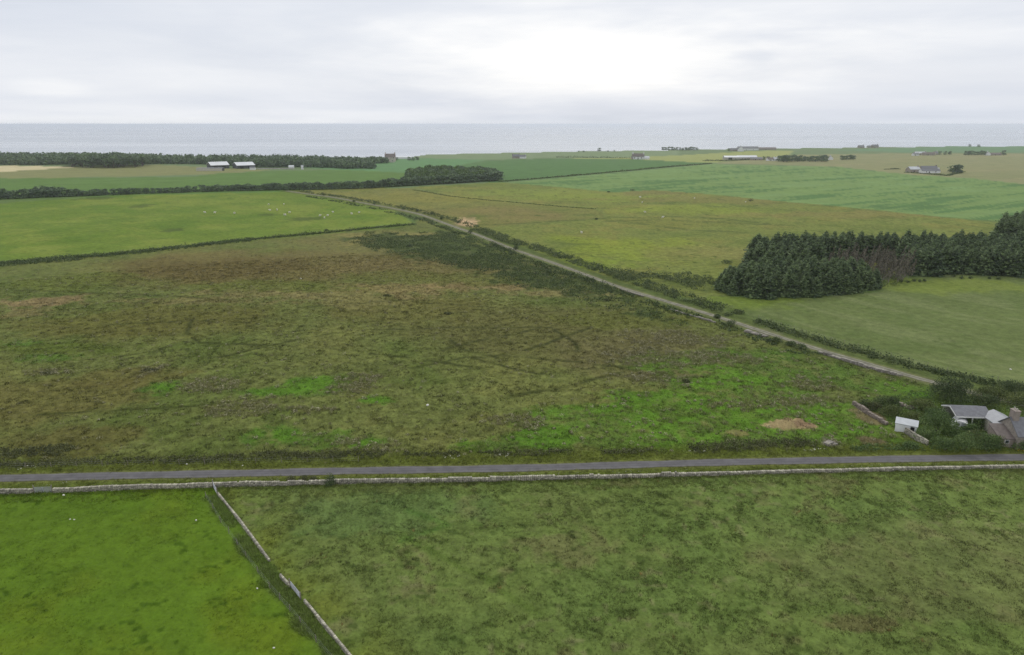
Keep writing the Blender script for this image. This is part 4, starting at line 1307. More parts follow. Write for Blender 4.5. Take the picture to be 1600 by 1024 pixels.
gap_pts = poly_points(world_poly([(1290, 424), (1294, 407), (1350, 406), (1395, 408), (1424, 432), (1410, 442), (1376, 448), (1350, 434), (1310, 430)]), 3.4, .4)
for i, (x, y) in enumerate(gap_pts[:95]):
    lean = random.choice([.08, .12, .3, .45]) if i % 3 else random.uniform(.4, .75)
    dead_tree(x, y, random.uniform(6.5, 11.5), lean, random.uniform(-.6, .9), 'brown leaning dead conifer in the gap between the two blocks' if lean > .25 else 'brown upright dead conifer in the gap between the two blocks')
scrub('brash', 'yellowish brown undergrowth and brash on the floor of the plantation gap', 'undergrowth', poly_points(world_poly([(1340, 428), (1380, 424), (1412, 436), (1404, 446), (1374, 451)]), 1.6), 1.1, 1.0, 14, .4, M['olive'], 'stuff', seed=31)

# bushes that stand alone
def bush_parts(o, w, d, h, n, size, mat, seed, nl=9):
    rng = random.Random(seed)
    L = []
    for i in range(nl):
        a = rng.uniform(0, 6.28); r = rng.uniform(.1, .62)
        s = rng.uniform(.34, .55)
        L.append((math.cos(a) * r * w / 2, math.sin(a) * r * d / 2, h * rng.uniform(.18, .66), s * w / 2, s * d / 2, h * rng.uniform(.26, .36)))
    L.append((0, 0, h * .5, w * .36, d * .36, h * .42))
    L += [(math.cos(a) * w * .26, math.sin(a) * d * .26, h * .2, w * .25, d * .25, h * .3) for a in [k * 1.05 for k in range(6)]]
    V, Q, T = crown_mesh('crown', L, n, size, None)
    V[:, 2] = np.maximum(V[:, 2], .02)
    link('crown', mesh_np('crown', V, Q, None, dict(tone=T), (mat,)), o)
    mb = MB()
    for k in range(4):
        a = k * 1.7 + .4
        mb.tube([(0, 0, -.1), (math.cos(a) * w * .12, math.sin(a) * d * .12, h * .3), (math.cos(a) * w * .22, math.sin(a) * d * .22, h * .6)], [.07, .05, .02], 5)
    mb.build('stem', M['bark'], o)


def bush(name, label, px_, py_, w, h, n, size, mat, d=None, cat='bush', group=None):
    p = atv(px_, py_)
    o = thing(name, label, cat, p, random.uniform(0, 6.28) if d is None else 0, group)
    bush_parts(o, w, d or w, h, n, size, mat, int(px_ * 3 + py_))
    return o


for px_, py_, w, h in ((630, 328, 3.4, 2.4), (652, 331, 3, 2.2), (676, 335, 3.5, 2.8), (585, 320, 3.5, 2.4), (506, 306, 4.5, 3), (553, 316, 3, 2), (690, 343, 3, 2)):
    bush('track_bush', 'small dark bush in the loose row beside the upper track', px_, py_, w, h, 260, .4, M['gorse'], group='bushes beside the upper track')
bush('track_bush', 'round dark bush at the track edge by the pale sandy patch', 735, 365.5, 3.2, 2.9, 300, .36, M['gorse'])
bush('track_bush', 'round dark bush standing on the track where it dips from sight', 806, 391, 3.6, 3.2, 360, .36, M['gorse'])
for px_, py_, w, h, lab in ((1142, 511, 4.6, 2.6, 'large dark bush beside the middle of the track, left of the rubble'), (1120, 497, 2.6, 1.5, 'small dark bush just up the track from the large one'),
                            (1213, 534, 3.4, 1.6, 'dark bush on the moor side of the track below the rubble'), (1250, 545, 4.5, 1.8, 'broad dark bush where the ruined wall beside the track begins'),
                            (1235, 540, 3.0, 1.4, 'small dark bush between two bigger ones on the moor side of the track'), (1155, 490, 4.0, 1.6, 'dark bush on the field side of the track opposite the large one'),
                            (925, 440, 3.4, 1.6, 'dark bush in the heath close below the track'), (857, 427, 3.2, 1.5, 'dark bush deep in the heath scrub'), (1135, 412, 6, 1.8, 'low dark bush at the left foot of the near conifer block')):
    bush('track_bush', lab, px_, py_, w, h, 700, .26, M['gorse'])
for px_, py_ in ((1408, 441), (1418, 442), (1428, 440), (1437, 441), (1502, 436), (1516, 436), (1545, 436), (1560, 437), (1444, 440), (1490, 433)):
    bush('field_bush', 'small dark bush at the edge of the pale field below the long conifer belt', px_, py_, random.uniform(1.4, 2.4), random.uniform(1.0, 1.6), 160, .28, M['gorse'], group='small bushes below the conifer belt')
for px_, py_, w in ((932, 343.5, 3), (951, 301, 4), (988, 298.5, 6), (1172, 315, 6), (510, 362, 4), (640, 386, 4)):
    bush('field_bush', 'isolated dark bush out in the rough pasture' if px_ > 700 else 'isolated dark bush at the back of the moor', px_, py_, w, w * .42, 200, .4, M['gorse'], group='isolated bushes in the rough pasture' if px_ > 700 else 'isolated bushes at the back of the moor')
for px_, py_, lab in ((1072, 598, 'dark boulder sized tussock in the bright green flush'), (75, 584, 'dark low shrub patch at the left of the moor'), (234, 580, 'dark low shrub left of the first green flush'), (700, 491, 'low dark shrub at the centre back of the moor'), (605, 463, 'low dark shrub on the pale strip of the moor'), (950, 470, 'low dark shrub on the right of the moor below the heath')):
    bush('moor_shrub', lab, px_, py_, 4.4 if px_ != 1072 else 2.4, .8, 420, .24, M['scrub'], d=2.2)
bush('wall_bush', 'dense dark bush growing over the roadside wall', 516, 757, 2.6, 1.9, 1300, .16, M['gorse'])
for px_, w in ((455, 1.8), (475, 2.2), (490, 1.6)):
    bush('wall_bush', 'low brownish bush behind the roadside wall left of the dense one', px_, 751, w, .9, 420, .16, M['scrub'], group='low bushes behind the wall')


# ------------------------------------------------------------------ dry stone walls, gates and fences
def dry_wall(name, label, P, h, thick, mat, seed, course=.22, slen=.42, gaps=(), ruin=0.0, cope=True, taper=None):
    """courses of rough stones along a line with a row of cope stones on top"""
    rng = np.random.default_rng(seed)
    C0, S0, H0, D0, T0 = [], [], [], [], []
    dist = 0
    for (ax, ay), (bx, by) in zip(P[:-1], P[1:]):
        L = math.hypot(bx - ax, by - ay)
        ux, uy = (bx - ax) / L, (by - ay) / L
        nc = int(round(h / course))
        for k in range(nc + (1 if cope else 0)):
            top = k == nc
            sl = slen * (.55 if top else 1)
            n = max(1, int(L / sl))
            t = (np.arange(n) + .5) / n * L
            w = L / n * rng.uniform(.8, 1.05, n)
            hh = course * (rng.uniform(1.0, 1.9, n) if top else rng.uniform(.85, 1.1, n))
            th = thick * (1 - .32 * k / nc) * (rng.uniform(.8, 1.1, n) if top else rng.uniform(.92, 1.06, n))
            x, y = ax + ux * t, ay + uy * t
            lim = h * (1 - ruin * fbm(x / 3, y / 3, seed + 4, 3) * 1.6)
            if taper:
                lim = lim * np.interp(x, *taper)
            keep = (k * course) < lim
            for g in gaps:
                gx, gy, gr = g
                keep &= np.hypot(x - gx, y - gy) > gr
            sag = .07 * np.sin((dist + t) / 3.1 + seed) + .05 * np.sin((dist + t) / 1.3)
            z = hgt(x, y) + k * course * (1 + sag) + hh / 2 - .05
            C0.append(np.stack([x, y, z], 1)[keep]); S0.append(np.stack([w, th, hh], 1)[keep]); D0.append(np.tile([ux, uy], (int(keep.sum()), 1)))
            T0.append((rng.uniform(.1, .62, n) + (.32 if top else .16 * k / nc - .06) + .3 * (fbm(x / 1.7, y / 1.7, seed + 6, 3) - .5))[keep])
        dist += L
    Cn, S, D, T = np.concatenate(C0), np.concatenate(S0), np.concatenate(D0), np.concatenate(T0)
    m = len(Cn)
    corners = np.array([(-1, -1, -1), (1, -1, -1), (1, 1, -1), (-1, 1, -1), (-1, -1, 1), (1, -1, 1), (1, 1, 1), (-1, 1, 1)]) / 2
    loc = corners[None] * S[:, None, :] * rng.uniform(.82, 1.08, (m, 8, 3))
    V = np.empty((m, 8, 3))
    V[..., 0] = Cn[:, None, 0] + loc[..., 0] * D[:, None, 0] - loc[..., 1] * D[:, None, 1]
    V[..., 1] = Cn[:, None, 1] + loc[..., 0] * D[:, None, 1] + loc[..., 1] * D[:, None, 0]
    V[..., 2] = Cn[:, None, 2] + loc[..., 2]
    f = np.array([(3, 2, 1, 0), (4, 5, 6, 7), (0, 1, 5, 4), (1, 2, 6, 5), (2, 3, 7, 6), (3, 0, 4, 7)])
    Q = (f[None] + np.arange(m)[:, None, None] * 8).reshape(-1, 4)
    o = link(name, mesh_np(name, V.reshape(-1, 3), Q, None, dict(tone=np.repeat(T, 8)), (mat,)))
    return tag(o, label, 'stone wall')


def fine_line(P, step):
    out = [P[0]]
    for a, b in zip(P[:-1], P[1:]):
        n = max(1, int(np.hypot(*(b - a)) / step))
        out += [a + (b - a) * (k + 1) / n for k in range(n)]
    return np.array(out)


GA, GB = atv(54, 770.5), atv(82, 769.6)
gc = (GA + GB) / 2
dry_wall('dry_stone_wall', 'long pale dry stone wall running along the near side of the road', fine_line(WALL, 6), .9, .6, M['wallstone'], 3, ruin=.22, slen=.34, taper=((-60, 10, 60, 120), (1.0, .9, .72, .66)), gaps=((gc.x, gc.y, (GB - GA).length / 2 + .25),))
DW = fine_line(DYKE, 4)
hs = atv(468, 928)
dry_wall('dry_stone_wall', 'thin pale field wall running down to the bottom edge between the two near fields', DW, .62, .36, M['wallstone'], 9, course=.2, slen=.36, ruin=.25, gaps=((hs.x, hs.y, 2.0), (float(at(431, 890)[0]), float(at(431, 890)[1]), 2.2)))
dry_wall('ruined_wall', 'broken stone wall beside the lower part of the track', fine_line(world_poly([(1278, 551), (1320, 564), (1365, 578), (1410, 589)]), 3), 1.0, 1.1, M['oldstone'], 12, course=.24, slen=.45, ruin=.55, cope=False)
dry_wall('ruined_wall', 'tumbled stone wall at the upper left corner of the garden', fine_line(world_poly([(1333, 632), (1352, 645), (1372, 657), (1386, 664)]), 3), 1.15, .8, M['rubble'], 14, slen=.4, ruin=.4)
dry_wall('dry_stone_wall', 'short pale garden wall between the white shed and the road', fine_line(world_poly([(1414, 677), (1432, 688), (1449, 697)]), 3), 1.25, .55, M['wallstone'], 16, slen=.4)
dry_wall('rubble_heap', 'small heap of pale rubble by the bush in the middle of the track', fine_line(world_poly([(1165, 518), (1180, 522), (1198, 527)]), 2), .7, 2.4, M['oldstone'], 18, slen=.7, ruin=.8, cope=False)
dry_wall('rubble_heap', 'grey rubble heap in the back of the garden behind the white shed', fine_line(world_poly([(1404, 634), (1418, 636), (1428, 640)]), 2), .9, 2.0, M['rubble'], 20, slen=.6, ruin=.6, cope=False)
dry_wall('rubble_heap', 'grey stones heaped by the road left of the garden', fine_line(world_poly([(1290, 697), (1298, 693), (1306, 697)]), 1.5), .7, 1.4, M['oldstone'], 22, slen=.45, ruin=.5, cope=False)
dry_wall('ruined_wall', 'low line of grey stones where the track crosses the heath', fine_line(world_poly([(968, 452), (985, 458), (1006, 464)]), 2.5), .55, .6, M['oldstone'], 24, slen=.5, ruin=.5, cope=False)
dry_wall('ruined_wall', 'pale stones showing along the moor side of the track above the bush', fine_line(world_poly([(1046, 484), (1080, 494), (1118, 505)]), 2.5), .6, .6, M['oldstone'], 26, slen=.5, ruin=.6, cope=False)


def field_gate(name, label, A, B, h, mat, bars=5, lean=0.0):
    d = (B - A); L = d.length; az = math.atan2(d.y, d.x)
    o = thing(name, label, 'gate', A, az)
    mb = MB()
    for k in range(bars):
        z = .15 + (h - .2) * k / (bars - 1)
        mb.bar((.12, lean * z, z), (L - .12, lean * z, z), .05, .07)
    for x in (.12, L - .12, L / 2):
        mb.bar((x, lean * .1, .1), (x, lean * h, h), .06)
    mb.bar((.12, .02 + lean * .15, .15), (L / 2, .02 + lean * h, h - .05), .05)
    mb.build('bars', mat, o)
    for x in (0, L):
        MB().tube([(x, 0, -.3), (x, 0, h + .35)], [.1, .085], 8).build('post', M['timber'], o)
    return o


field_gate('field_gate', 'grey metal field gate in a gap of the roadside wall at the left edge', GA, GB, 1.1, M['metal'])
field_gate('field_gate', 'small grey gate where the thin field wall meets the roadside wall', atv(333.5, 762), atv(340, 775), 1.15, M['metal'])
field_gate('hurdle', 'grey metal hurdle leaning in a gap halfway down the thin field wall', atv(453, 917), atv(470, 938), .9, M['metal'], 6, .12)


def wire_fence(name, label, P, spacing, h=1.0, wires=3):
    pts = fine_line(P, spacing)
    p0 = pts[0]
    o = thing(name, label, 'fence', (p0[0], p0[1], float(hgt(*p0))))
    rng = random.Random(3)
    loc = [(q[0] - p0[0], q[1] - p0[1], float(hgt(*q)) - float(hgt(*p0))) for q in pts]
    pm = MB().tube([(0, 0, -.3), (0, 0, h + .1)], [.055, .05], 6).mesh('post', M['timber'])
    for q in loc:
        link('post', pm, o, q, (rng.uniform(-.06, .06), rng.uniform(-.06, .06), 0))
    w = MB()
    for a, b in zip(loc[:-1], loc[1:]):
        for k in range(wires):
            z = .2 + (h - .25) * k / (wires - 1)
            w.bar((a[0], a[1], a[2] + z), (b[0], b[1], b[2] + z), .006)
    w.build('wire', M['metal'], o)
    return o


wire_fence('wire_fence', 'post and wire fence along the left of the thin field wall', FENCE, 3.0)
wire_fence('wire_fence', 'post and wire fence between the hedge and the sheep field', world_poly([(0, 411), (130, 400), (300, 383), (400, 372), (500, 363), (650, 349)]), 5.0)
wire_fence('wire_fence', 'post and wire fence along the moor side of the road', world_poly([(-80, 735), (0, 733), (200, 727.5), (400, 724), (560, 721)]), 4.0)
wire_fence('wire_fence', 'post and wire fence at the edge of the pale field above the heather bank', world_poly([(1185, 497), (1260, 521), (1340, 543), (1480, 580), (1600, 603)]), 4.0)

# ------------------------------------------------------------------ buildings
def shell(L, W, H, rise, wings=None):
    """gabled wall shell, ridge along x"""
    return MB().prism([(-W / 2, -.3), (W / 2, -.3), (W / 2, H), (0, H + rise), (-W / 2, H)], -L / 2, L / 2)


def turned(mb):
    """profile prisms run along y: turn them so that the ridge runs along x"""
    mb.V = [(y, -x, z) for x, y, z in mb.V]
    return mb


def house(name, label, cat, p, rot, L, W, H, rise, wall, roof, win=(), doors=(), chim=(), over=.25, group=None, chim_mat=None, thick=.16, skews=None):
    """gabled house: walls, roof, windows, doors and chimneys; win = (side, along, up, w, h)"""
    o = thing(name, label, cat, p, rot, group)
    turned(shell(L, W, H, rise)).build('wall', wall, o)
    s = rise / (W / 2); e = over
    rf = MB().prism([(-W / 2 - e, H - s * e + .03), (0, H + rise + .03), (W / 2 + e, H - s * e + .03), (W / 2 + e, H - s * e + .03 + thick), (0, H + rise + .03 + thick), (-W / 2 - e, H - s * e + .03 + thick)], -L / 2 - e, L / 2 + e)
    r = turned(rf).build('roof', roof, o)
    for side, u, z, w, h in win:
        f = MB(); g = MB()
        if side in 'FB':
            y = (-W / 2 if side == 'F' else W / 2); k = -1 if side == 'F' else 1
            f.box(u - w / 2 - .1, u + w / 2 + .1, y - .06, y + .06, z - .1, z + h + .1)
            g.box(u - w / 2, u + w / 2, y + k * .03, y + k * .08, z, z + h)
        else:
            x = (-L / 2 if side == 'L' else L / 2); k = -1 if side == 'L' else 1
            f.box(x - .06, x + .06, u - w / 2 - .1, u + w / 2 + .1, z - .1, z + h + .1)
            g.box(x + k * .03, x + k * .08, u - w / 2, u + w / 2, z, z + h)
        fo = f.build('window', M['whitetrim'], o)
        g.build('pane', M['glass'], fo)
    for side, u, w, h, mat in doors:
        d = MB()
        if side in 'FB':
            y = (-W / 2 if side == 'F' else W / 2)
            d.box(u - w / 2, u + w / 2, y - .07, y + .07, 0, h)
        else:
            x = (-L / 2 if side == 'L' else L / 2)
            d.box(x - .07, x + .07, u - w / 2, u + w / 2, 0, h)
        d.build('door', mat, o)
    for u, w, d, h in chim:
        c = MB().box(u - w / 2, u + w / 2, -d / 2, d / 2, H + rise * .55, H + rise + h)
        c.box(u - w / 2 - .08, u + w / 2 + .08, -d / 2 - .08, d / 2 + .08, H + rise + h, H + rise + h + .14)
        co = c.build('chimney', chim_mat or wall, o)
        pt = MB()
        for k in (-.25, .25):
            pt.tube([(u, k * d, H + rise + h + .1), (u, k * d, H + rise + h + .6)], [.14, .11], 7)
        pt.build('chimney_pot', M['cream'], co)
    return o


# the cottage cut by the right edge, its wing, the open shed and the white shed
hp = atv(1622, 692)
house('cottage', 'slate roofed stone cottage with a tall stone chimney at the right edge', 'house', hp, R(-3), 12.5, 6.4, 2.7, 2.5, M['housestone'], M['slate'],
      win=(('F', -3.6, .9, 1.0, 1.2), ('F', 1.0, .9, 1.0, 1.2), ('L', 1.6, 1.0, .8, 1.0)), doors=(('F', -1.2, 1.0, 2.0, M['timber']),), chim=((-5.6, 1.0, 1.5, 1.5), (5.6, 1.0, 1.5, 1.2)), over=.2, chim_mat=M['harl'])
wp = atv(1561, 676)
house('cottage_wing', 'cream gabled cottage wing with a pale grey roof left of the stone chimney', 'house', wp, R(84), 6.2, 4.4, 2.5, 1.0, M['cream'], M['greyroof'],
      win=(('L', .3, .9, .9, 1.0), ('B', -1.6, .9, .8, .9)), over=.18)
lp = atv(1574, 692)
o = thing('stone_porch', 'pinkish stone lean-to in front of the cottage wing', 'outbuilding', lp, R(-3))
turned(MB().prism([(-1.9, -.3), (1.9, -.3), (1.9, 1.7), (-1.9, 3.0)], -2.9, 2.9)).build('wall', M['harl'], o)
turned(MB().prism([(-2.0, 3.08), (2.1, 1.68), (2.1, 1.8), (-2.0, 3.2)], -3.0, 3.0)).build('roof', M['slatebrown'], o)
f = MB().box(-1.9, -1.1, -1.96, -1.86, .7, 1.5).build('window', M['whitetrim'], o)
MB().box(-1.82, -1.18, -1.99, -1.9, .78, 1.42).build('pane', M['glass'], f)

cp = atv(1507, 660)
o = thing('open_shed', 'open fronted shed with a grey slate roof and white fascia behind the garden trees', 'shed', cp, R(-5))
turned(MB().prism([(-2.6, 2.5), (2.6, 2.9), (2.6, 3.02), (-2.6, 2.62)], -3.4, 3.4)).V
rfm = MB().prism([(-3.0, 2.45), (0, 3.55), (3.0, 2.45), (3.0, 2.6), (0, 3.7), (-3.0, 2.6)], -3.5, 3.5)
turned(rfm).build('roof', M['slate'], o)
MB().box(-3.54, 3.54, -3.06, -2.98, 2.28, 2.56).build('fascia', M['whitetrim'], o)
tb = turned(MB().prism([(-3.0, 2.28), (0, 3.4), (3.0, 2.28), (3.0, 2.5), (0, 3.62), (-3.0, 2.5)], -3.58, -3.5)); tb.build('bargeboard', M['whitetrim'], o)
MB().box(-3.3, 3.3, 2.6, 2.75, -.2, 2.55).build('back_wall', M['cream'], o)
MB().box(3.15, 3.3, -2.6, 2.59, -.2, 2.55).build('side_wall', M['cream'], o)
for x in (-3.2, -.2, 3.0):
    MB().box(x - .09, x + .09, -2.85, -2.67, -.2, 2.4).build('post', M['whitetrim'], o)

sp = atv(1415, 672)
o = thing('white_shed', 'small white shed with pale roof and dark doorway beside the garden wall', 'shed', sp, R(-32))
o.scale = (.86, .86, .86)
turned(MB().prism([(-1.9, -.3), (1.9, -.3), (1.9, 2.0), (0, 2.75), (-1.9, 2.0)], -2.2, 2.2)).build('wall', M['whitewall'], o)
turned(MB().prism([(-2.05, 1.98), (0, 2.8), (2.05, 1.98), (2.05, 2.07), (0, 2.9), (-2.05, 2.07)], -2.35, 2.35)).build('roof', M['paleroof'], o)
MB().box(.9, 1.7, -1.96, -1.84, 0, 1.75).build('door', M['dark'], o)
f = MB().box(-2.26, -2.16, -.5, .5, .9, 1.6).build('window', M['whitetrim'], o)
MB().box(-2.29, -2.2, -.42, .42, .98, 1.52).build('pane', M['glass'], f)

dp = atv(1499, 667)
o = thing('curved_hut', 'small white hut with a rounded roof half hidden by garden trees', 'hut', dp, R(-30))
prof = [(1.45 * math.cos(a), .5 + 1.35 * math.sin(a)) for a in [math.pi * k / 12 for k in range(13)]]
MB().prism([(1.45, -.2)] + prof + [(-1.45, -.2)], -1.7, 1.7).build('body', M['whitewall'], o)
MB().box(.1, .8, -1.76, -1.66, 0, 1.6).build('door', M['metal'], o)
f = MB().box(-.9, -.15, -1.76, -1.66, .8, 1.4).build('window', M['metal'], o)
MB().box(-.84, -.21, -1.79, -1.7, .86, 1.34).build('pane', M['glass'], f)

# garden growth
for lab, px_, py_, w, d, h, n, size, mat in (
        ('very large dark domed bush at the back of the garden beside the track end', 1487, 627, 8.4, 7.0, 5.4, 5200, .26, 'gorse'),
        ('round dark green tree between the white shed and the rounded hut', 1462, 674, 6.6, 5.6, 4.6, 3600, .24, 'garden'),
        ('bushy green shrub at the front of the white shed', 1445, 686, 4.4, 3.2, 2.4, 1600, .2, 'garden'),
        ('thick dark shrub by the road at the left end of the garden front', 1476, 704, 4.6, 3.0, 2.6, 1900, .2, 'garden'),
        ('tall dark shrub by the road in the middle of the garden front', 1505, 704, 5.2, 3.4, 3.3, 2400, .2, 'garden'),
        ('dark shrub by the road at the right of the garden front', 1541, 704, 4.8, 3.2, 3.3, 2200, .2, 'garden'),
        ('olive green shrub in front of the lean-to', 1524, 692, 4.6, 3.0, 2.6, 1700, .2, 'olive'),
        ('dark red leaved bush in front of the stone cottage', 1578, 692, 2.8, 2.2, 2.0, 900, .18, 'redleaf'),
        ('green shrub in front of the cottage at the right edge', 1600, 702, 4.2, 3.0, 1.9, 1500, .2, 'garden'),
        ('olive shrub behind the tumbled garden wall', 1392, 650, 5.2, 3.4, 2.2, 1700, .22, 'olive'),
        ('dark shrub at the head of the tumbled garden wall', 1353, 637, 3.6, 2.6, 1.7, 1000, .22, 'gorse'),
        ('small purple brown bush above the tumbled garden wall', 1366, 641, 3.4, 2.4, 1.7, 900, .22, 'scrub'),
        ('upright dark bush left of the rubble at the garden back', 1396, 634, 2.6, 2.4, 2.2, 800, .22, 'gorse'),
        ('grey green bush at the back left of the garden', 1380, 632, 4.2, 3.0, 1.9, 1200, .22, 'heath'),
        ('dark olive shrub between rubble and the very large bush', 1440, 640, 5.2, 3.4, 2.2, 1700, .22, 'olive'),
        ('low green shrub at the foot of the very large bush', 1462, 650, 4.4, 3.0, 1.6, 1300, .22, 'garden'),
        ('leafy green shrub between the open shed and the cottage wing', 1524, 668, 3.6, 3.0, 2.4, 1300, .2, 'garden'),
        ('yellow green bush right of the very large dark bush', 1548, 622, 7.0, 5.0, 2.4, 2400, .26, 'olive'),
        ('dark bush behind the open shed', 1540, 634, 5.0, 3.4, 2.6, 1700, .24, 'gorse'),
        ('olive bush at the right edge behind the cottage', 1590, 634, 6.0, 4.4, 2.8, 2200, .26, 'olive'),
        ('round green bush at the right edge above the cottage roof', 1580, 612, 5.6, 4.0, 2.6, 1800, .28, 'gorse'),
        ('tall light olive shrub against the front of the lean-to', 1553, 698, 3.4, 2.6, 2.2, 1300, .2, 'olive'),
        ('pale green shrub in front of the rounded hut', 1490, 681, 4.0, 3.0, 2.0, 1400, .2, 'broad_light'),
        ('pale green bush beside the open shed posts', 1515, 676, 3.4, 2.6, 1.9, 1200, .2, 'broad_light'),
        ('pale leafy bush behind the white shed roof', 1424, 658, 4.4, 3.2, 2.0, 1500, .2, 'olive'),
        ('low bright green shrub left of the short pale garden wall', 1424, 700, 3.0, 2.0, 1.2, 700, .2, 'garden')):
    bush('garden_bush', lab, px_, py_, w * 1.2, h * 1.22, int(n * 1.25), size, M[mat], d=d * 1.2)
scrub('flower_bed', 'bright yellow flowers at the right edge below the cottage', 'flowers', strip_points(world_poly([(1588, 703), (1625, 703)]), .5, .12), .25, .5, 9, .14, M['yflower'], 'stuff')
scrub('garden_undergrowth', 'tangled green undergrowth between the garden bushes', 'undergrowth', poly_points(world_poly([(1340, 634), (1455, 606), (1560, 630), (1640, 650), (1640, 704), (1455, 704), (1392, 660)]), 1.1), .9, 1.0, 18, .26, M['garden'], 'stuff', gap=.34, seed=77)

# white specks of flowers by the road
def specks(name, label, P, size, n, mat, h=.45):
    V, Q, T = leafy(hug(P[:, 0], P[:, 1]) + np.array([0, 0, h]), .3, .15, n, size, .5)
    return tag(link(name, mesh_np(name, V, Q, None, dict(tone=T), (mat,))), label, 'flowers', kind='stuff')


wf = strip_points(world_poly([(-60, 761), (0, 760), (200, 755), (400, 751), (800, 743.5), (1200, 735), (1600, 726.5)]), .5, 1.3)
wf = wf[fbm(wf[:, 0] / 8, wf[:, 1] / 8, 5, 3) > .5]
specks('wild_flowers', 'white flower heads in the verge between road and wall', wf, .1, 5, M['flower'], .2)
wf2 = np.concatenate([strip_points(world_poly(p), .6, .8) for p in (((25, 735), (60, 732)), ((690, 718), (720, 716)), ((770, 715), (800, 714)), ((1075, 709), (1100, 708)), ((1255, 708), (1290, 704)))])
specks('wild_flowers', 'cream flower heads among the scrub on the moor side of the road', wf2, .16, 7, M['flower'])

# ------------------------------------------------------------------ farms and houses far off
def far(px_, py_):
    return atv(px_, py_)


def barn(label, px_, py_, rot, L, W, H, rise):
    """wide low cattle barn set cornerwise to the road"""
    o = thing('barn', label, 'barn', far(px_, py_), rot)
    turned(shell(L, W, H, rise)).build('wall', M['barnwall'], o)
    s = rise / (W / 2)
    turned(MB().prism([(-W / 2 - .6, H - s * .6 + .05), (0, H + rise + .05), (W / 2 + .6, H - s * .6 + .05), (W / 2 + .6, H - s * .6 + .3), (0, H + rise + .3), (-W / 2 - .6, H - s * .6 + .3)], -L / 2 - .6, L / 2 + .6)).build('roof', M['barnroof'], o)
    for k in (-.25, .2):
        MB().box(k * L - 2.4, k * L + 2.4, -W / 2 - .1, -W / 2 + .1, 0, 3.8).build('door', M['dark'], o)
    return o


barn('large dark barn with a bright pale roof, the left one of the twin barns', 341, 262.8, R(34), 24, 30, 4.6, 3.9)
barn('large dark barn with a bright pale roof, the right one of the twin barns', 381, 262.8, R(34), 24, 29, 4.4, 3.7)
lt = thing('lean_to', 'low pale walled lean-to in front of the left twin barn', 'shed', far(327, 267.4), R(2))
MB().box(-17, 17, -.3, .3, -.3, 3.2).build('front_wall', M['cream'], lt)
turned(MB().prism([(-9, 3.7), (0, 3.3), (0, 3.5), (-9, 3.9)], -17.2, 17.2)).build('roof', M['slate'], lt)
for k in (-16.8, 16.8):
    MB().box(k - .2, k + .2, .31, 8.6, -.3, 3.0).build('side_wall', M['barnwall'], lt)
house('farm_shed', 'small pale shed at the right end of the twin barns', 'shed', far(395, 265.5), R(10), 7, 5, 2.6, 1.4, M['whitewall'], M['slate'])
house('farm_shed', 'small white roofed shed in front of the wood right of the twin barns', 'shed', far(455.5, 263), R(5), 7, 5, 2.2, 1.6, M['whitewall'], M['barnroof'])
house('farm_shed', 'tiny upright white hut by the wood right of the twin barns', 'hut', far(472.5, 265), R(20), 3, 2.6, 4.0, 1.2, M['whitewall'], M['barnroof'])
house('farm_shed', 'small white hut in the dark wood on the skyline', 'hut', far(490.5, 255), R(0), 5, 4, 5, 1.5, M['whitewall'], M['barnroof'])
gw = far(430, 264.5)
o = MB().box(-26, 26, -.4, .4, -.3, 1.5).build('concrete_wall', M['concrete'], None, gw, (0, 0, 0))
tag(o, 'low pale wall along the front of the wood right of the twin barns', 'wall')

big = house('tall_house', 'tall stone house with chimneys on the skyline left of centre', 'house', far(610, 252.5), R(14), 17, 11, 7.5, 5.0, M['paleharl'], M['slatebrown'],
            win=(('F', -5, 1.2, 1.6, 2.2), ('F', 0, 1.2, 1.6, 2.2), ('F', 5, 1.2, 1.6, 2.2), ('F', -5, 4.8, 1.6, 2), ('F', 5, 4.8, 1.6, 2)), chim=((-7.6, 1.8, 2.6, 2.0), (7.6, 1.8, 2.6, 2.0)), over=.3)
house('house_wing', 'cream gabled wing at the right of the tall far house', 'house', far(613, 253.8), R(100), 9, 7, 5, 3.5, M['cream'], M['slatebrown'], win=(('L', 0, 2, 1.4, 1.6),))
house('stone_outbuilding', 'pale stone outbuilding below and left of the tall far house', 'outbuilding', far(566, 260), R(20), 12, 7, 3, 3, M['housestone'], M['slate'])
house('stone_outbuilding', 'low whitewashed shed right of the pale stone outbuilding', 'shed', far(578, 258.5), R(0), 9, 5, 2.4, 1.6, M['whitewall'], M['paleroof'])
bd = MB(); bd.box(-24, 24, -7, 7, -.3, 3.4)
beach = house('long_shed', 'long low white roofed shed on the skyline right of the tall far house', 'shed', far(630, 248.2), R(3), 30, 12, 2.6, 1.8, M['whitewall'], M['barnroof'])
house('far_house', 'small pale house on the skyline above the dark green crop', 'house', far(806, 247.5), R(8), 13, 8, 3.4, 3.6, M['housestone'], M['slate'], chim=((-5.8, 1.2, 1.8, 1.6), (5.8, 1.2, 1.8, 1.6)))
house('far_house', 'white cottage next to the small pale house above the dark green crop', 'house', far(817, 247.7), R(-10), 11, 7, 3.2, 2.8, M['whitewall'], M['slate'], chim=((5, 1.2, 1.6, 1.4),))
house('farmhouse', 'white farmhouse with slate roof and two chimneys between dark and yellow fields', 'house', far(997, 249), R(-12), 21, 10, 4.6, 5.2, M['whitewall'], M['slatebrown'],
      win=(('F', -6, 1.4, 1.8, 2), ('F', 6, 1.4, 1.8, 2), ('F', 0, 3.6, 1.6, 1.4)), doors=(('F', 0, 1.6, 2.6, M['dark']),), chim=((-9.4, 1.8, 2.4, 2.2), (9.4, 1.8, 2.4, 2.2)))
house('farm_shed', 'white shed at the right of the white far farmhouse', 'shed', far(1010, 249.2), R(5), 9, 7, 3, 2.4, M['whitewall'], M['paleroof'])
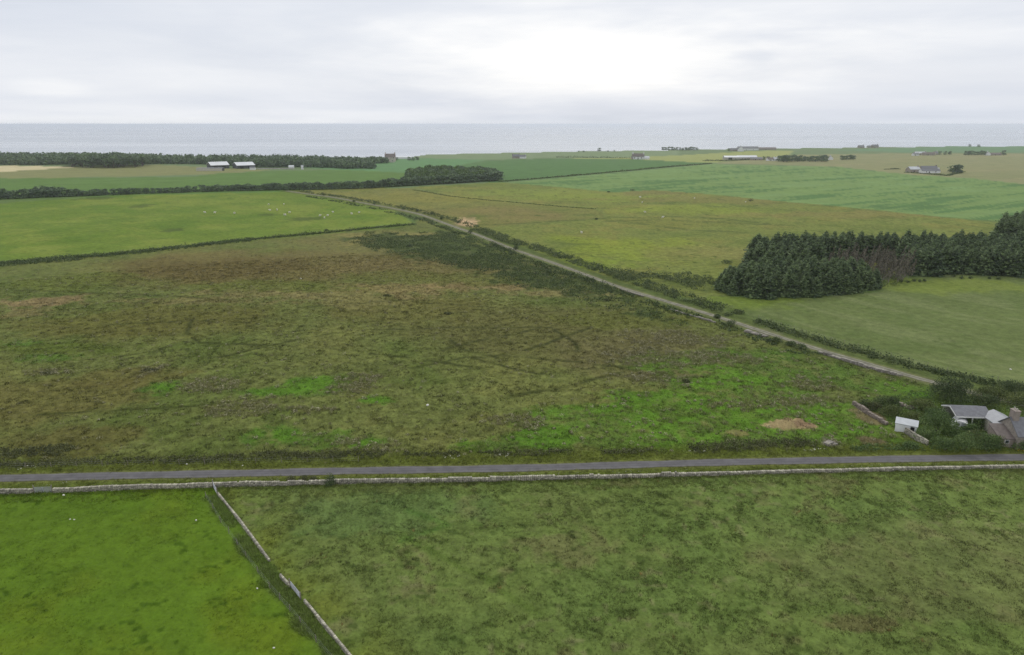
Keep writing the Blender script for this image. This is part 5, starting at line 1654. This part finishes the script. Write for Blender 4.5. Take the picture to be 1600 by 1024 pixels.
house('farm_shed', 'small grey shed at the left of the white far farmhouse', 'shed', far(990, 249), R(5), 8, 6, 3, 2.6, M['housestone'], M['slatebrown'])
for lab, px_, py_, rot, L, W, H, rise, wl, rf in (
        ('low slate roofed house at the left of the skyline steading', 1147, 236.3, 0, 18, 9, 3.4, 3.2, 'housestone', 'slate'),
        ('white gabled house at the centre of the skyline steading', 1157, 236.6, 80, 14, 12, 5, 6, 'whitewall', 'slate'),
        ('long slate roofed building behind the white gabled house on the skyline', 1168, 235, -3, 48, 13, 4.2, 4.4, 'whitewall', 'slate'),
        ('long brown roofed barn on the skyline right of the steading', 1198, 234.5, -2, 42, 12, 3.0, 3.0, 'housestone', 'slatebrown'),
        ('grey open barn at the left of the lower steading', 1142, 249.5, -4, 26, 14, 4.0, 2.4, 'concrete', 'paleroof'),
        ('long pale grey barn in the middle of the lower steading', 1166, 249.5, -3, 34, 14, 4.0, 3.0, 'concrete', 'paleroof'),
        ('long low stone byre at the right of the lower steading', 1181, 250.5, -2, 20, 8, 2.6, 2.4, 'housestone', 'slate'),
        ('white cottage left of the oblong shelter wood', 1204, 251.5, 5, 13, 8, 2.8, 2.6, 'whitewall', 'slatebrown'),
        ('second white cottage nearest the oblong shelter wood', 1211, 251.5, 20, 8, 7, 2.8, 2.6, 'whitewall', 'paleroof'),
        ('white cottage at the right end of the oblong shelter wood', 1297.5, 249.8, 75, 9, 7, 3.2, 3, 'whitewall', 'slate'),
        ('roofless looking grey stone barn left of the white walled cottage', 1426, 269, 6, 14, 10, 3.6, 3.2, 'housestone', 'paleroof'),
        ('long low white walled cottage with a grey roof in the tan field', 1452, 270.5, 2, 24, 7, 2.8, 2.4, 'whitewall', 'slate'),
        ('grey roofed house behind the white walled cottage', 1450, 267, 2, 22, 7, 3.2, 3.0, 'housestone', 'slate'),
        ('stone house with pale roof among the far buildings at the right', 1437, 242, 4, 24, 9, 3, 3, 'housestone', 'paleroof'),
        ('low grey house among the far buildings at the right', 1450, 243, -4, 22, 9, 3, 3, 'housestone', 'slatebrown'),
        ('little white house among the far buildings at the right', 1430, 243.5, 0, 11, 8, 2.8, 2.2, 'whitewall', 'slate'),
        ('little cream house nearest the far right tree row', 1461, 242, 30, 10, 8, 3.4, 3.2, 'cream', 'slate'),
        ('bright white cottage right of the far right tree row', 1543, 243, 70, 10, 8, 3.6, 3.2, 'whitewall', 'slate'),
        ('low brown roofed cottage right of the bright white one', 1555, 243, 0, 20, 8, 2.4, 2.4, 'housestone', 'slatebrown'),
        ('small house on the skyline left of the far right hill', 1345, 231.4, 0, 14, 9, 3.5, 3.4, 'housestone', 'slate'),
        ('tiny hut between the two houses on the bare skyline', 1357, 231.2, 0, 8, 7, 3, 2.6, 'cream', 'slate'),
        ('dark roofed house, right one on the bare skyline', 1366.5, 231.2, 0, 16, 10, 4.2, 4.2, 'housestone', 'slate')):
    house('far_building', lab, 'building', far(px_, py_), R(rot), L, W, H, rise, M[wl], M[rf],
          win=(('F', -L * .25, 1.0, 1.2, 1.3), ('F', L * .25, 1.0, 1.2, 1.3)), doors=(('F', -L * .1, 6 if 'open barn' in lab else 1.2, 3.6 if 'open barn' in lab else 2.1, M['dark']),),
          chim=((L / 2 - .9, 1.4, 1.6, 1.3),) if 'house' in lab or 'cottage' in lab else ())

# ------------------------------------------------------------------ sheep and stones
def sheep_mesh():
    bm_v = [(0, 0, .62), (-.42, 0, .62), (.40, 0, .66), (.58, 0, .80), (.74, 0, .84), (.86, 0, .74),
            (-.38, .14, .42), (-.40, .15, .02), (-.38, -.14, .42), (-.40, -.15, .02), (.34, .13, .42), (.34, .13, .02), (.34, -.13, .42), (.34, -.13, .02)]
    rad = [.30, .27, .27, .15, .13, .07, .11, .045, .11, .045, .10, .045, .10, .045]
    ed = [(0, 1), (0, 2), (2, 3), (3, 4), (4, 5), (1, 6), (6, 7), (1, 8), (8, 9), (2, 10), (10, 11), (2, 12), (12, 13)]
    me = bpy.data.meshes.new('sheep_skeleton')
    me.from_pydata(bm_v, ed, [])
    o = bpy.data.objects.new('sheep_skeleton', me); COL.objects.link(o)
    md = o.modifiers.new('skin', 'SKIN')
    for i, v in enumerate(me.skin_vertices[0].data):
        v.radius = (rad[i], rad[i]); v.use_root = (i == 0)
    sb = o.modifiers.new('sub', 'SUBSURF'); sb.levels = 1; sb.render_levels = 1
    dg = bpy.context.evaluated_depsgraph_get()
    out = bpy.data.meshes.new_from_object(o.evaluated_get(dg))
    bpy.data.objects.remove(o)
    out.materials.clear(); out.materials.append(M['fleece'])
    return out


SHEEP = sheep_mesh()
for i, (px_, py_) in enumerate([(320.5, 333.5), (335.5, 333.8), (366.5, 334.5), (420, 321), (443.5, 320.5), (422, 330), (433, 329.5), (444.5, 337), (446, 337.5), (452.5, 333.5), (500, 338.5), (512, 338), (520.5, 333), (549.5, 335.5), (561, 333.5), (507, 342)]):
    p = atv(px_, py_)
    o = link('sheep', SHEEP, None, p, random.uniform(0, 6.28), random.uniform(1.25, 1.5))
    tag(o, 'white sheep grazing in the wide green field behind the hedge', 'sheep', 'sheep in the field behind the hedge')
for px_, py_ in [(1000.5, 309.5), (1003.5, 317.5), (1035.5, 341), (908.5, 365), (1008, 333), (1085, 311)]:
    o = link('sheep', SHEEP, None, atv(px_, py_), random.uniform(0, 6.28), random.uniform(1.25, 1.5))
    tag(o, 'white sheep scattered over the rough pasture beyond the track', 'sheep', 'sheep on the rough pasture')


def stone_mesh(seed):
    rng = np.random.default_rng(seed)
    import bmesh
    bm = bmesh.new(); bmesh.ops.create_icosphere(bm, subdivisions=2, radius=1)
    for v in bm.verts:
        n = 1 + .28 * (float(fbm(np.array([v.co.x * 1.3 + seed]), np.array([v.co.y * 1.3 + v.co.z * 1.7]), seed, 2)[0]) - .5)
        v.co = Vector((v.co.x * 1.0 * n, v.co.y * .75 * n, v.co.z * .6 * n + .3))
    me = bpy.data.meshes.new('stone'); bm.to_mesh(me); bm.free(); me.materials.append(M['pebble'])
    return me


STONES = [stone_mesh(i) for i in range(3)]
for px_, py_, s, lab, g in ((99.5, 774.5, .24, 'white stone on the grass just below the roadside wall', None), (109.5, 812, .15, 'white stone in the near left field, left one of a close pair', None), (116, 812.5, .15, 'white stone in the near left field, right one of a close pair', None),
                            (306.5, 813.5, .18, 'white stone in the near left field beside the fence', None), (1579, 578, .32, 'white stone in the pale field at the right edge', None), (418, 911, .15, 'small white stone by the fence, upper of two', None),
                            (402, 920, .15, 'small white stone by the fence, lower left of two', None), (428, 1013, .15, 'small white stone near the bottom edge of the near left field', None), (292, 726, .2, 'white stone in the scrub above the road left of the thin wall', None),
                            (379, 728, .16, 'small white stone in the verge above the road right of the thin wall', None), (668, 634, .4, 'pale boulder in the middle of the moor', None), (866, 625, .22, 'small pale stone at the edge of the vivid green flush', None),
                            (470, 436, .4, 'pale stone on the brown back part of the moor', None), (1165, 316, .6, 'pale stones on the brown ground below the striped crop', None)):
    o = link('white_stone', random.choice(STONES), None, atv(px_, py_), random.uniform(0, 6.28), s)
    tag(o, lab, 'stone', g)
